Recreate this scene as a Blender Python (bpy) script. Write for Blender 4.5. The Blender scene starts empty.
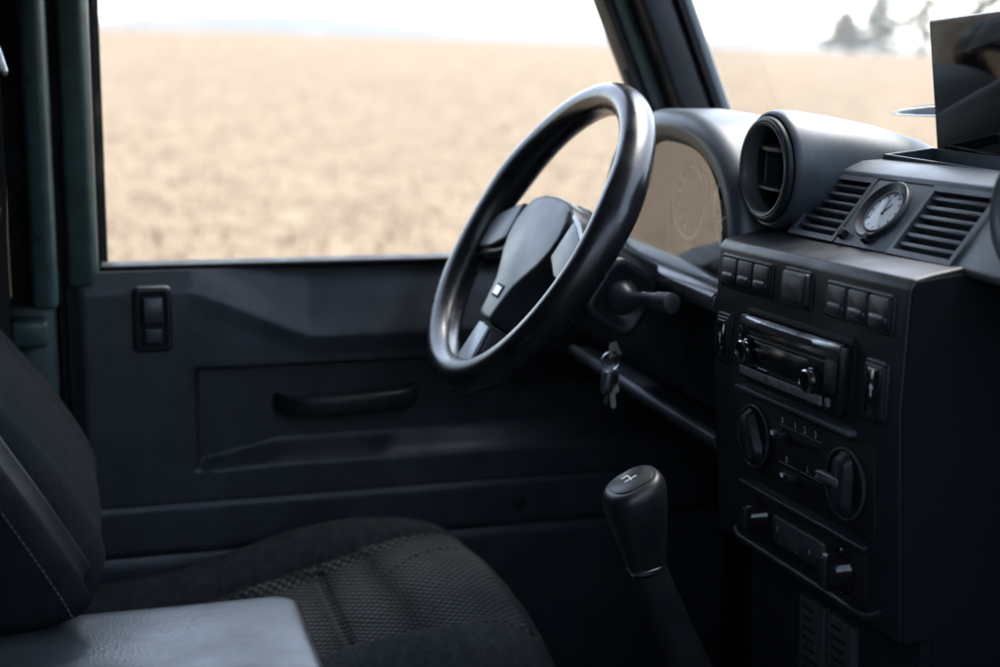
import bpy, bmesh, math, random
from mathutils import Vector, Matrix, noise
random.seed(7)
R = math.radians
S = bpy.context.scene
COL = S.collection

# ------------------------------------------------------------------ camera
cam_d = bpy.data.cameras.new('camera')
cam = bpy.data.objects.new('camera', cam_d); COL.objects.link(cam)
yaw, pitch, roll = R(17.5), R(-12.0), R(1.2)
fw = Vector((-math.cos(yaw)*math.cos(pitch), math.sin(yaw)*math.cos(pitch), math.sin(pitch)))
rt = fw.cross(Vector((0, 0, 1))).normalized(); up = rt.cross(fw)
rt2 = rt*math.cos(roll) + up*math.sin(roll); up2 = -rt*math.sin(roll) + up*math.cos(roll)
mw = Matrix((rt2, up2, -fw)).transposed().to_4x4(); mw.translation = (1.156, 0, 1.65)
cam.matrix_world = mw
cam_d.sensor_width = 36; cam_d.lens = 50.0
cam_d.clip_start = 0.02; cam_d.clip_end = 9000
cam_d.dof.use_dof = True; cam_d.dof.focus_distance = 1.38; cam_d.dof.aperture_fstop = 3.5
S.camera = cam

# ------------------------------------------------------------------ sky, sun, exposure
SUN_EL, SUN_AZ = 60.0, -30.0        # azimuth from +Y (ahead of the car) towards +X
W = bpy.data.worlds.new('World'); S.world = W; W.use_nodes = True
nt = W.node_tree; nt.nodes.clear()
wo_ = nt.nodes.new('ShaderNodeOutputWorld'); bg = nt.nodes.new('ShaderNodeBackground')
sky = nt.nodes.new('ShaderNodeTexSky'); sky.sky_type = 'NISHITA'; sky.sun_disc = False
sky.sun_elevation = R(SUN_EL); sky.sun_rotation = R(SUN_AZ)
sky.air_density = 1.0; sky.dust_density = 2.0; sky.ozone_density = 1.0; sky.altitude = 300
hs = nt.nodes.new('ShaderNodeHueSaturation'); hs.inputs['Saturation'].default_value = 0.68
nt.links.new(sky.outputs[0], hs.inputs['Color']); nt.links.new(hs.outputs[0], bg.inputs[0])
bg.inputs[1].default_value = 0.15
nt.links.new(bg.outputs[0], wo_.inputs[0])
sd = bpy.data.lights.new('sun', 'SUN'); sd.energy = 1.0; sd.angle = R(40); sd.color = (1, .97, .92)
sun = bpy.data.objects.new('sun', sd); COL.objects.link(sun)
sdir = Vector((math.sin(R(SUN_AZ))*math.cos(R(SUN_EL)), math.cos(R(SUN_AZ))*math.cos(R(SUN_EL)), math.sin(R(SUN_EL))))
sun.rotation_euler = sdir.to_track_quat('Z', 'Y').to_euler()
sun.location = (0, 0, 30)
S.view_settings.view_transform = 'Standard'; S.view_settings.look = 'None'
S.view_settings.exposure = 2.56; S.view_settings.gamma = 1.0
S.view_settings.use_curve_mapping = False
S.render.engine = 'CYCLES'
S.cycles.use_denoising = True
S.cycles.max_bounces = 8; S.cycles.diffuse_bounces = 4; S.cycles.glossy_bounces = 4
S.cycles.transmission_bounces = 6; S.cycles.transparent_max_bounces = 12; S.cycles.volume_bounces = 1
S.cycles.sample_clamp_indirect = 6.0

# ------------------------------------------------------------------ materials
MATS = {}
def mat(name, col, rough=.5, spec=.5, metal=0, bump=None, var=None, coat=0, coat_r=.1):
    """bump=(kind, scale, strength, distance); var=(scale, amount) gentle unevenness of colour and gloss"""
    m = bpy.data.materials.new(name); m.use_nodes = True; n = m.node_tree
    b = n.nodes['Principled BSDF']
    b.inputs['Base Color'].default_value = (*col, 1); b.inputs['Roughness'].default_value = rough
    b.inputs['Specular IOR Level'].default_value = spec; b.inputs['Metallic'].default_value = metal
    b.inputs['Coat Weight'].default_value = coat; b.inputs['Coat Roughness'].default_value = coat_r
    tc = n.nodes.new('ShaderNodeTexCoord')
    if bump:
        kind, sc, st, di = bump
        if kind == 'noise':
            t = n.nodes.new('ShaderNodeTexNoise'); t.inputs['Scale'].default_value = sc; t.inputs['Detail'].default_value = 3
            h = t.outputs['Fac']
        elif kind == 'leather':
            t = n.nodes.new('ShaderNodeTexVoronoi'); t.feature = 'DISTANCE_TO_EDGE'; t.inputs['Scale'].default_value = sc
            h = t.outputs['Distance']
        elif kind == 'knit':
            mp = n.nodes.new('ShaderNodeMapping'); mp.inputs['Scale'].default_value = (1, 1.0, .4)
            mp.inputs['Rotation'].default_value = (0, 0, R(45))
            n.links.new(tc.outputs['Object'], mp.inputs[0])
            t = n.nodes.new('ShaderNodeTexVoronoi'); t.inputs['Scale'].default_value = sc; t.inputs['Randomness'].default_value = .06
            n.links.new(mp.outputs[0], t.inputs['Vector']); h = t.outputs['Distance']
            mx = n.nodes.new('ShaderNodeMapRange'); mx.inputs[1].default_value = .15; mx.inputs[2].default_value = .65
            mx.inputs[3].default_value = 1.0; mx.inputs[4].default_value = .0
            n.links.new(h, mx.inputs[0]); h = mx.outputs[0]
            cr = n.nodes.new('ShaderNodeMix'); cr.data_type = 'RGBA'
            cr.inputs[6].default_value = (*[c*.16 for c in col], 1); cr.inputs[7].default_value = (*[c*1.35 for c in col], 1)
            n.links.new(h, cr.inputs[0]); n.links.new(cr.outputs[2], b.inputs['Base Color'])
        if kind != 'knit': n.links.new(tc.outputs['Object'], t.inputs['Vector'])
        bp = n.nodes.new('ShaderNodeBump'); bp.inputs['Strength'].default_value = st; bp.inputs['Distance'].default_value = di
        n.links.new(h, bp.inputs['Height']); n.links.new(bp.outputs[0], b.inputs['Normal'])
    if var:
        t2 = n.nodes.new('ShaderNodeTexNoise'); t2.inputs['Scale'].default_value = var[0]; t2.inputs['Detail'].default_value = 5
        n.links.new(tc.outputs['Object'], t2.inputs['Vector'])
        mr = n.nodes.new('ShaderNodeMapRange'); mr.inputs[1].default_value = .3; mr.inputs[2].default_value = .7
        mr.inputs[3].default_value = max(.02, rough-var[1]); mr.inputs[4].default_value = min(1, rough+var[1])
        n.links.new(t2.outputs['Fac'], mr.inputs[0]); n.links.new(mr.outputs[0], b.inputs['Roughness'])
        if metal < .5 and max(col) < .2:
            t3 = n.nodes.new('ShaderNodeTexNoise'); t3.inputs['Scale'].default_value = var[0]*2.3; t3.inputs['Detail'].default_value = 9; t3.inputs['Roughness'].default_value = .7
            n.links.new(tc.outputs['Object'], t3.inputs['Vector'])
            cr = n.nodes.new('ShaderNodeMix'); cr.data_type = 'RGBA'
            cr.inputs[6].default_value = (*[c*.8 for c in col], 1); cr.inputs[7].default_value = (*[c*1.35+.003 for c in col], 1)
            m3 = n.nodes.new('ShaderNodeMapRange'); m3.inputs[1].default_value = .42; m3.inputs[2].default_value = .72
            n.links.new(t3.outputs['Fac'], m3.inputs[0]); n.links.new(m3.outputs[0], cr.inputs[0]); n.links.new(cr.outputs[2], b.inputs['Base Color'])
    MATS[name] = m
    return m

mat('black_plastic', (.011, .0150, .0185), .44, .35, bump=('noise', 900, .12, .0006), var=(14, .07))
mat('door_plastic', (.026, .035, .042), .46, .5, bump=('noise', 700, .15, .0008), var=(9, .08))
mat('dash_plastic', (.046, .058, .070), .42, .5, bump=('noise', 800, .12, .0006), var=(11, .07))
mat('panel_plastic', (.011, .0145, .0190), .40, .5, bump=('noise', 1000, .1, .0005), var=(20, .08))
mat('deep_black', (.006, .006, .007), .7, .3)
mat('matt_vinyl', (.0080, .0105, .0130), .85, .08, bump=('noise', 500, .2, .0006))
mat('ring_grey', (.10, .105, .115), .38, .5)
mat('rubber', (.010, .010, .011), .6, .35, var=(30, .1))
mat('wheel_leather', (.008, .0098, .012), .27, .65, bump=('leather', 380, .14, .0006), var=(18, .09))
mat('knob_plastic', (.010, .011, .013), .36, .5, bump=('noise', 700, .1, .0005), var=(20, .06))
mat('ledge_gloss', (.040, .046, .055), .22, .8, var=(20, .05))
mat('hub_plastic', (.028, .035, .044), .36, .5, bump=('noise', 900, .1, .0005), var=(20, .06))
mat('spoke_trim', (.42, .44, .46), .34, .5, metal=.25, var=(40, .08))
mat('green_paint', (.033, .060, .057), .40, .4, coat=.15, var=(16, .08))
mat('grey_paint', (.16, .19, .20), .5, .5, var=(20, .1))
mat('chrome', (.62, .64, .67), .2, .5, metal=1, var=(60, .08))
mat('brushed', (.42, .44, .47), .34, .5, metal=1, var=(60, .1))
mat('radio_face', (.006, .007, .009), .24, .4, var=(40, .05))
mat('glossy_black', (.008, .008, .010), .08, .5, var=(40, .04))
mat('display_glass', (.004, .004, .005), .05, .28)
mat('mark_white', (.72, .74, .75), .6, .3)
mat('mark_blue', (.05, .12, .40), .6, .3)
mat('mark_red', (.45, .05, .04), .6, .3)
mat('button_grey', (.16, .15, .155), .45, .5, var=(60, .1))
mat('dial_dark', (.030, .028, .026), .6, .4)
mat('shaded_fabric', (.0075, .0100, .0130), .95, .08, bump=('noise', 1600, .5, .001), var=(40, .05))  # same seat fabric darkened: the backrest's shade is put into its colour
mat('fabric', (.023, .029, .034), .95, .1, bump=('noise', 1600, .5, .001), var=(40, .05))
mat('knit_fabric', (.050, .062, .068), .92, .2, bump=('knit', 118, 1.0, .0035))
mat('pad_leather', (.005, .0066, .0088), .52, .12, bump=('leather', 260, .25, .0008), var=(14, .1))
mat('lid_leather', (.030, .039, .045), .35, .5, bump=('leather', 210, .30, .0008), var=(9, .14))
mat('thread', (.06, .065, .07), .8, .2)
mat('belt_web', (.014, .014, .016), .8, .2, bump=('noise', 1200, .4, .0008))
mat('plate_grey', (.040, .043, .047), .5, .5, var=(60, .1))
mat('clock_white', (.42, .44, .46), .35, .5)
mat('key_metal', (.50, .48, .43), .35, .5, metal=.35, var=(80, .1))
mat('bark', (.06, .045, .035), .9, .2, bump=('noise', 9, .8, .05))
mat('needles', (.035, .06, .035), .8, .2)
mat('hazed_needles', (.085, .105, .085), .9, .1)  # paler than the near foliage: distance haze put into the colour
mat('hill_green', (.11, .115, .11), .95, .1)
mat('straw', (.27, .205, .135), .8, .2)
mat('headliner', (.10, .105, .11), .9, .2)

def glass(name, tint=(1, 1, 1), ior=1.45):
    m = bpy.data.materials.new(name); m.use_nodes = True; n = m.node_tree; n.nodes.clear()
    o = n.nodes.new('ShaderNodeOutputMaterial'); mx = n.nodes.new('ShaderNodeMixShader')
    t = n.nodes.new('ShaderNodeBsdfTransparent'); t.inputs[0].default_value = (*tint, 1)
    g = n.nodes.new('ShaderNodeBsdfGlossy'); g.inputs['Roughness'].default_value = .02
    lw = n.nodes.new('ShaderNodeLayerWeight'); lw.inputs[0].default_value = .5      # facing term works from both sides of a pane
    pw = n.nodes.new('ShaderNodeMath'); pw.operation = 'POWER'; pw.inputs[1].default_value = 5
    f0 = ((ior-1)/(ior+1))**2; f = n.nodes.new('ShaderNodeMapRange'); f.inputs[3].default_value = f0; f.inputs[4].default_value = 1
    n.links.new(lw.outputs['Facing'], pw.inputs[0]); n.links.new(pw.outputs[0], f.inputs[0])
    n.links.new(f.outputs[0], mx.inputs[0]); n.links.new(t.outputs[0], mx.inputs[1]); n.links.new(g.outputs[0], mx.inputs[2])
    n.links.new(mx.outputs[0], o.inputs[0]); MATS[name] = m
glass('window_glass', (.97, .985, .975))
glass('cluster_lens', (.80, .78, .75), 2.7)
cl = MATS['cluster_lens'].node_tree                      # moulded plastic: faint streaky ripple
_tc = cl.nodes.new('ShaderNodeTexCoord'); _mp = cl.nodes.new('ShaderNodeMapping'); _mp.inputs['Scale'].default_value = (5, 5, 70)
_n = cl.nodes.new('ShaderNodeTexNoise'); _n.inputs['Scale'].default_value = 1.0; _n.inputs['Detail'].default_value = 1
_b = cl.nodes.new('ShaderNodeBump'); _b.inputs['Strength'].default_value = .10; _b.inputs['Distance'].default_value = .004
cl.links.new(_tc.outputs['Object'], _mp.inputs[0]); cl.links.new(_mp.outputs[0], _n.inputs['Vector']); cl.links.new(_n.outputs['Fac'], _b.inputs['Height'])
for _q in cl.nodes:
    if _q.type == 'BSDF_GLOSSY': cl.links.new(_b.outputs[0], _q.inputs['Normal'])
glass('clock_glass', (.9, .92, .95), 1.5)

def field_mat():
    m = bpy.data.materials.new('field_soil'); m.use_nodes = True; n = m.node_tree; b = n.nodes['Principled BSDF']
    b.inputs['Roughness'].default_value = .95; b.inputs['Specular IOR Level'].default_value = .1
    tc = n.nodes.new('ShaderNodeTexCoord')
    a = n.nodes.new('ShaderNodeTexNoise'); a.inputs['Scale'].default_value = .9; a.inputs['Detail'].default_value = 8; a.inputs['Roughness'].default_value = .65
    c = n.nodes.new('ShaderNodeTexNoise'); c.inputs['Scale'].default_value = 3.2; c.inputs['Detail'].default_value = 6; c.inputs['Roughness'].default_value = .7
    for t in (a, c): n.links.new(tc.outputs['Object'], t.inputs['Vector'])
    mm = n.nodes.new('ShaderNodeMath'); mm.operation = 'MULTIPLY_ADD'; mm.inputs[1].default_value = 1.35; n.links.new(c.outputs[0], mm.inputs[0])
    ma = n.nodes.new('ShaderNodeMath'); ma.operation = 'MULTIPLY'; ma.inputs[1].default_value = .65; n.links.new(a.outputs[0], ma.inputs[0]); n.links.new(ma.outputs[0], mm.inputs[2])
    r = n.nodes.new('ShaderNodeValToRGB'); e = r.color_ramp.elements
    e[0].position = .38; e[0].color = (.118, .083, .052, 1); e[1].position = .62; e[1].color = (.275, .207, .136, 1)
    x = r.color_ramp.elements.new(.5); x.color = (.205, .151, .097, 1)
    hf = n.nodes.new('ShaderNodeMath'); hf.operation = 'MULTIPLY'; hf.inputs[1].default_value = .5
    n.links.new(mm.outputs[0], hf.inputs[0]); n.links.new(hf.outputs[0], r.inputs[0]); n.links.new(r.outputs[0], b.inputs['Base Color'])
    bp = n.nodes.new('ShaderNodeBump'); bp.inputs['Strength'].default_value = .6; bp.inputs['Distance'].default_value = .08
    n.links.new(c.outputs[0], bp.inputs['Height']); n.links.new(bp.outputs[0], b.inputs['Normal'])
    MATS['field_soil'] = m
field_mat()

# ------------------------------------------------------------------ helpers
WO = {}                                   # world origin of every object placed
class MB:
    def __init__(s): s.v = []; s.f = []
    def loft(s, loops, cap0=True, cap1=True, closed=True):
        n = len(loops[0]); b = len(s.v)
        for l in loops: s.v += [tuple(p) for p in l]
        for i in range(len(loops)-1):
            for j in range(n if closed else n-1):
                k = (j+1) % n
                s.f.append((b+i*n+j, b+i*n+k, b+(i+1)*n+k, b+(i+1)*n+j))
        if cap0: s.f.append(tuple(b+j for j in reversed(range(n))))
        if cap1: s.f.append(tuple(b+(len(loops)-1)*n+j for j in range(n)))
        return s
    def box(s, x0, x1, y0, y1, z0, z1):
        return s.loft([[(x0, y0, z), (x1, y0, z), (x1, y1, z), (x0, y1, z)] for z in (z0, z1)])
    def prism(s, poly, axis, a0, a1):
        def q(p, a): return {'x': (a, p[0], p[1]), 'y': (p[0], a, p[1]), 'z': (p[0], p[1], a)}[axis]
        return s.loft([[q(p, a) for p in poly] for a in (a0, a1)])
    def tube(s, pts, rad, n=12, caps=True):
        pts = [Vector(p) for p in pts]; rad = rad if isinstance(rad, (list, tuple)) else [rad]*len(pts)
        loops = []; ref = None
        for i, p in enumerate(pts):
            t = (pts[min(i+1, len(pts)-1)]-pts[max(i-1, 0)]).normalized()
            if ref is None: ref = Vector((0, 0, 1)) if abs(t.z) < .9 else Vector((1, 0, 0))
            a = (ref - t*ref.dot(t)).normalized(); c = t.cross(a); ref = a
            loops.append([p+(a*math.cos(w)+c*math.sin(w))*rad[i] for w in [2*math.pi*k/n for k in range(n)]])
        return s.loft(loops, caps, caps)
    def lathe(s, prof, org, axis, n=40, cap0=True, cap1=True):
        org = Vector(org); axis = Vector(axis).normalized()
        a = axis.orthogonal().normalized(); c = axis.cross(a)
        return s.loft([[org+axis*h+(a*math.cos(w)+c*math.sin(w))*r for w in [2*math.pi*k/n for k in range(n)]] for r, h in prof], cap0, cap1)
    def grid(s, fn, nu, nv, keep=None):
        b = len(s.v)
        for i in range(nu+1):
            for j in range(nv+1): s.v.append(tuple(fn(i/nu, j/nv)))
        for i in range(nu):
            for j in range(nv):
                if keep is None or keep((i+.5)/nu, (j+.5)/nv):
                    q = b+i*(nv+1)+j; s.f.append((q, q+1, q+nv+2, q+nv+1))
        return s
    def map(s, fn): s.v = [tuple(fn(*p)) for p in s.v]; return s

def tag(o, label=None, cat=None, group=None, kind=None):
    if label: o['label'] = label
    if cat: o['category'] = cat
    if group: o['group'] = group
    if kind: o['kind'] = kind
    return o
def thing(name, loc, label, cat, group=None):
    o = bpy.data.objects.new(name, None); COL.objects.link(o); o.location = loc; o.empty_display_size = .05
    WO[o.name] = Vector(loc); return tag(o, label, cat, group)
def place(o, parent, loc=(0, 0, 0)):
    COL.objects.link(o); loc = Vector(loc)
    if parent:
        o.parent = parent; o.location = loc - WO[parent.name]
    else: o.location = loc
    WO[o.name] = loc; return o
def build(name, mb, m, parent=None, bevel=0, seg=3, smooth=True, loc=(0, 0, 0), sharp=35, rot=None):
    me = bpy.data.meshes.new(name)
    me.from_pydata(mb.v, [], mb.f)
    bm = bmesh.new(); bm.from_mesh(me)
    bmesh.ops.remove_doubles(bm, verts=bm.verts, dist=1e-6)
    bmesh.ops.delete(bm, geom=[v for v in bm.verts if not v.link_faces], context='VERTS')
    bmesh.ops.recalc_face_normals(bm, faces=bm.faces)
    if bevel:
        es = [e for e in bm.edges if len(e.link_faces) == 2 and e.calc_face_angle(0) > R(28)]
        bmesh.ops.bevel(bm, geom=es, offset=bevel, segments=seg, profile=.5, affect='EDGES', clamp_overlap=True)
    for f in bm.faces: f.smooth = smooth
    if smooth:
        for e in bm.edges:
            if len(e.link_faces) == 2 and e.calc_face_angle(0) > R(sharp): e.smooth = False
    bm.to_mesh(me); bm.free()
    me.materials.append(MATS[m])
    o = bpy.data.objects.new(name, me); place(o, parent, loc)
    if rot: o.rotation_euler = rot
    return o
def again(o, parent, loc, rot=None):
    c = o.copy(); place(c, parent, loc)
    if rot: c.rotation_euler = rot
    return c
def rrect(w, h, r, n=5):
    pts = []
    for cx, cy, a0 in ((w/2-r, h/2-r, 0), (-w/2+r, h/2-r, 90), (-w/2+r, -h/2+r, 180), (w/2-r, -h/2+r, 270)):
        for k in range(n+1):
            a = R(a0+90*k/n); pts.append((cx+r*math.cos(a), cy+r*math.sin(a)))
    return pts
def sst(a, b, x):
    t = max(0., min(1., (x-a)/(b-a))); return t*t*(3-2*t)
def lerp(a, b, t): return a+(b-a)*t
def interp(tab, x):
    if x <= tab[0][0]: return tab[0][1]
    for (x0, y0), (x1, y1) in zip(tab, tab[1:]):
        if x <= x1: return y0+(y1-y0)*(x-x0)/(x1-x0)
    return tab[-1][1]
def spline(pts, n=8):
    """Catmull-Rom through points"""
    P = [Vector(p) for p in pts]; out = []
    for i in range(len(P)-1):
        p0, p1, p2, p3 = P[max(i-1, 0)], P[i], P[i+1], P[min(i+2, len(P)-1)]
        for k in range(n):
            t = k/n
            out.append(.5*((2*p1)+(p2-p0)*t+(2*p0-5*p1+4*p2-p3)*t*t+(3*p1-p0-3*p2+p3)*t**3))
    out.append(P[-1]); return out

# ------------------------------------------------------------------ the field, hills, far trees
def field_z(x, y):
    d = math.hypot(x, y)
    if d < 5: return 0
    a = min(1, (d-5)/10)
    az = math.degrees(math.atan2(y, -x)) if x < 0 else 60
    ht = interp([(-20, 2.0), (1, 1.85), (22, 1.15), (31, .70), (45, .55), (90, .5)], az)
    rise = ht*sst(12, 150, d)-(12 if d > 170 else 12)*sst(165, 700, d)+.12*sst(60, 140, d)*noise.noise(Vector((az*.22, 0, 9)))
    return rise+a*(.10*noise.noise(Vector((x*.22, y*.22, 0)))+.05*noise.noise(Vector((x*.9, y*.9, 3)))) 
mb = MB()
rad = [0, 3, 5]+[5*1.045**k for k in range(1, 155)]
na = 200
for r_ in rad:
    for k in range(na):
        x, y = r_*math.cos(2*math.pi*k/na), r_*math.sin(2*math.pi*k/na); mb.v.append((x, y, field_z(x, y) if r_ > 0 else 0))
for i in range(len(rad)-1):
    for k in range(na):
        j = (k+1) % na; mb.f.append((i*na+k, i*na+j, (i+1)*na+j, (i+1)*na+k))
g = build('field', mb, 'field_soil'); tag(g, 'bare tan stubble field stretching to the horizon', 'field', kind='structure')

mb = MB()
for _ in range(15000):
    d = 8*(10**random.uniform(0, .85)); az = R(random.uniform(-14, 44))
    x, y = -d*math.cos(az), d*math.sin(az); z = field_z(x, y)-.01
    l = random.uniform(.06, .22); th = random.uniform(0, 6.28); ti = random.uniform(.1, 1.1); w = random.uniform(.005, .014)
    dx, dy, dz = l*math.cos(th)*math.cos(ti), l*math.sin(th)*math.cos(ti), l*math.sin(ti)
    px, py = -w*math.sin(th), w*math.cos(th); b = len(mb.v)
    mb.v += [(x-px, y-py, z), (x+px, y+py, z), (x+dx, y+dy, z+dz)]; mb.f.append((b, b+1, b+2))
me = bpy.data.meshes.new('straw_stubble'); me.from_pydata(mb.v, [], mb.f); me.materials.append(MATS['straw'])
o = bpy.data.objects.new('straw_stubble', me); place(o, None); tag(o, 'short pale straw lying over the tilled field', 'straw', kind='stuff')

def ridge(name, dist, a0, a1, hfun, label):
    mb = MB(); n = 90; depth = 260; ls = []
    for i in range(n+1):
        t = i/n; az = R(lerp(a0, a1, t)); h = hfun(t); row = []
        for k in range(9):
            q = k/8; rr = dist+(q-.5)*depth*2; hh = h*math.sin(math.pi*q)**1.3
            hh += (1.2*noise.noise(Vector((t*30, q*4, 1)))*min(1, h/6)) if 0 < k < 8 else 0
            row.append((-rr*math.cos(az), rr*math.sin(az), hh-10))
        ls.append(row)
    mb.loft(ls, False, False, closed=False)
    o = build(name, mb, 'hill_green'); tag(o, label, 'hill', kind='structure')
ridge('hill', 1000, -14, 24, lambda t: 11+13*math.exp(-((t-.60)/.17)**2)+5*math.exp(-((t-.25)/.2)**2)+1.5*math.sin(t*3.1416), 'low hazy hill on the horizon left of the steering wheel')
ridge('hill', 1250, 8, 36, lambda t: 11+5*math.exp(-((t-.45)/.22)**2)+4*math.exp(-((t-.8)/.1)**2)+2*math.sin(t*3.1416), 'faint far ridge on the horizon behind the steering wheel')

def conifer(name, x, y, h, w, label, seed):
    rnd = random.Random(seed); t = thing(name, (x, y, -3), label, 'tree', 'trees in the mist beyond the field')
    mb = MB(); mb.tube([(x, y, -4), (x+.1, y, h*.4), (x, y+.1, h*.97)], [h*.022, h*.014, .03], 8)
    limbs = []
    for k in range(26):
        zz = h*(.12+.83*k/26); a = k*2.4; l = w*.5*(1-zz/h*.92)*rnd.uniform(.7, 1.1)
        e = (x+l*math.cos(a), y+l*math.sin(a), zz-l*.22); limbs.append(((x, y, zz), e)); mb.tube([(x, y, zz), e], [.06, .015], 4)
    build('trunk', mb, 'bark', t)
    mb = MB()
    for p, e in limbs:
        L = (Vector(e)-Vector(p)).length
        for _ in range(int(70+L*80)):
            q = Vector(p).lerp(Vector(e), rnd.uniform(.15, 1.05)); s_ = rnd.uniform(.45, 1.0)
            q += Vector((rnd.gauss(0, .28), rnd.gauss(0, .28), rnd.gauss(-.12, .22)))
            a = Vector((rnd.gauss(0, 1), rnd.gauss(0, 1), rnd.gauss(-.4, .6))).normalized()*s_; c = a.orthogonal().normalized()*s_*.4
            b = len(mb.v); mb.v += [tuple(q-c), tuple(q+c), tuple(q+a*1.6)]; mb.f.append((b, b+1, b+2))
    me = bpy.data.meshes.new('crown'); me.from_pydata(mb.v, [], mb.f); me.materials.append(MATS['hazed_needles'])
    place(bpy.data.objects.new('crown', me), t)
for nm, (dx, dy), d, h, w, lab in (
    ('pine_tree', (-.8308, .5566), 380, 44, 20, 'tall blurred conifer just left of the black screen'),
    ('pine_tree', (-.8114, .5844), 360, 42, 21, 'tall blurred conifer rising directly above the black screen'),
    ('pine_tree', (-.8464, .5325), 480, 25, 23, 'faint shorter conifer left of the tall one by the screen'),
    ('pine_tree', (-.858, .513), 560, 16, 26, 'smallest and palest conifer above the round air vent'),
    ('pine_tree', (-.797, .604), 380, 44, 21, 'blurred conifer at the right edge above the black screen')):
    conifer(nm, dx*d+1.156, dy*d, h, w, lab, int(h*10))

# evergreen row added out of view behind the camera to shade the cabin
hg = thing('shade_hedge', (5.2, 0, 0), 'dense dark evergreen row added out of view to shade the passenger side', 'shade_hedge')
mb = MB(); rnd = random.Random(5)
for k in range(30):
    y = -13+26*k/29; mb.tube([(5.2+rnd.uniform(-.3, .3), y, -.1), (5.2+rnd.uniform(-.2, .2), y+rnd.uniform(-.2, .2), 1.4), (5.2+rnd.uniform(-.3, .3), y+rnd.uniform(-.3, .3), 3.0)], [.06, .045, .015], 6)
build('stems', mb, 'bark', hg)
mb = MB()
for _ in range(26000):
    y = rnd.uniform(-13.5, 13.5); top = 2.7+.35*noise.noise(Vector((y*.9, 0, 2)))+.2*noise.noise(Vector((y*3, 1, 2)))
    z = top*(1-rnd.random()**1.6)+.05; wd = .75*(1-(z/top)**4)+.15; x = 5.2+wd*math.copysign(rnd.random()**.5, rnd.random()-.5)+.15*noise.noise(Vector((y, z, 7)))
    s_ = rnd.uniform(.05, .13); a = Vector((rnd.gauss(0, 1), rnd.gauss(0, 1), rnd.gauss(.2, 1))).normalized()*s_; c = a.orthogonal().normalized()*s_*.55; q = Vector((x, y, z))
    b = len(mb.v); mb.v += [tuple(q-a), tuple(q+c), tuple(q+a), tuple(q-c)]; mb.f.append((b, b+1, b+2, b+3))
me = bpy.data.meshes.new('foliage'); me.from_pydata(mb.v, [], mb.f); me.materials.append(MATS['needles'])
place(bpy.data.objects.new('foliage', me), hg)

# ------------------------------------------------------------------ vehicle body
ARK = -.45                                # rake of the windscreen pillars: metres of Y per metre of Z
body = thing('vehicle_body', (0, .2, .5), 'dark green off-road vehicle shell around the cabin, with sloping windscreen pillar', 'vehicle')
def slab(x0, x1, ya, yb, z0, z1, zr):     # raked bar: ya..yb at height zr
    def yy(y, z): return y+ARK*(z-zr)
    return MB().loft([[(x0, yy(ya, z), z), (x1, yy(ya, z), z), (x1, yy(yb, z), z), (x0, yy(yb, z), z)] for z in (z0, z1)])
build('cabin_floor', MB().box(-.72, .72, -1.7, .98, .48, .54), 'rubber', body)
build('roof', MB().box(-.74, .74, -1.7, .70, 2.02, 2.06), 'headliner', body, bevel=.01)
build('side_panel', MB().box(-.76, -.725, -1.7, -.075, .5, 2.02), 'black_plastic', body)
build('side_panel', MB().box(.725, .76, -1.7, -.16, .5, 2.02), 'black_plastic', body)
build('rear_panel', MB().box(-.725, .725, -1.74, -1.70, .5, 2.02), 'black_plastic', body)
build('bulkhead', MB().box(-.72, .72, .955, .985, .5, 1.50), 'black_plastic', body)
for sx in (-1, 1):
    xs = sorted((sx*.7205, sx*.765))
    build('footwell_side', MB().box(xs[0], xs[1], .9605, 1.02, .48, 1.50), 'green_paint', body)
    build('roof_gutter', MB().box(xs[0]+sx*.02, xs[1]+sx*.02, -1.7, .62, 1.986, 2.05), 'green_paint', body, bevel=.004)
build('seat_box', MB().box(-.70, .70, -.5, .40, .541, .86), 'black_plastic', body, bevel=.01)
build('transmission_tunnel', MB().box(-.17, .17, .402, .95, .541, .90), 'rubber', body, bevel=.03)
# rear door post: pale green strip with a dark gap behind it
build('door_post', MB().prism([(-.75, -.050), (-.635, -.048), (-.617, -.044), (-.612, -.022), (-.625, -.014), (-.75, -.014)], 'z', 1.31, 2.02), 'green_paint', body, bevel=.006)
build('door_post', MB().box(-.75, -.66, -.075, -.018, .5, 1.308), 'green_paint', body, bevel=.006)
build('post_step', MB().box(-.66, -.615, -.072, -.028, 1.262, 1.296), 'green_paint', body, bevel=.006)
build('post_jamb', MB().box(-.765, -.751, -.0745, .05, .5, 2.019), 'rubber', body)
build('jamb_seal', MB().box(-.7505, -.690, -.0135, -.0075, .5, 2.015), 'rubber', body)
build('post_bolt', MB().lathe([(.003, 0), (.003, .003)], (-.6135, -.035, 1.40), (1, 0, 0), 12), 'deep_black', body)
build('post_bolt', MB().lathe([(.003, 0), (.003, .003)], (-.6135, -.037, 1.59), (1, 0, 0), 12), 'deep_black', body)
build('door_post', MB().box(.66, .75, -.16, -.10, .5, 2.02), 'green_paint', body, bevel=.006)
for sx in (-1, 1):
    xs = sorted((sx*.62, sx*.70))
    build('windscreen_pillar', slab(xs[0], xs[1], .748, .800, 1.25, 2.02, 1.704), 'black_plastic', body, bevel=.010)
    xs = sorted((sx*.615, sx*.68))
    build('pillar_seal', slab(xs[0], xs[1], .8005, .808, 1.25, 2.02, 1.704), 'rubber', body, bevel=.002)
    xs = sorted((sx*.612, sx*.70))
    build('windscreen_surround', slab(xs[0], xs[1], .8085, .824, 1.25, 2.02, 1.704), 'grey_paint', body, bevel=.004)
build('windscreen_header', slab(-.70, .70, .74, .835, 1.96, 2.019, 1.704), 'black_plastic', body)
def wy(z): return .818+ARK*(z-1.704)
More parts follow.
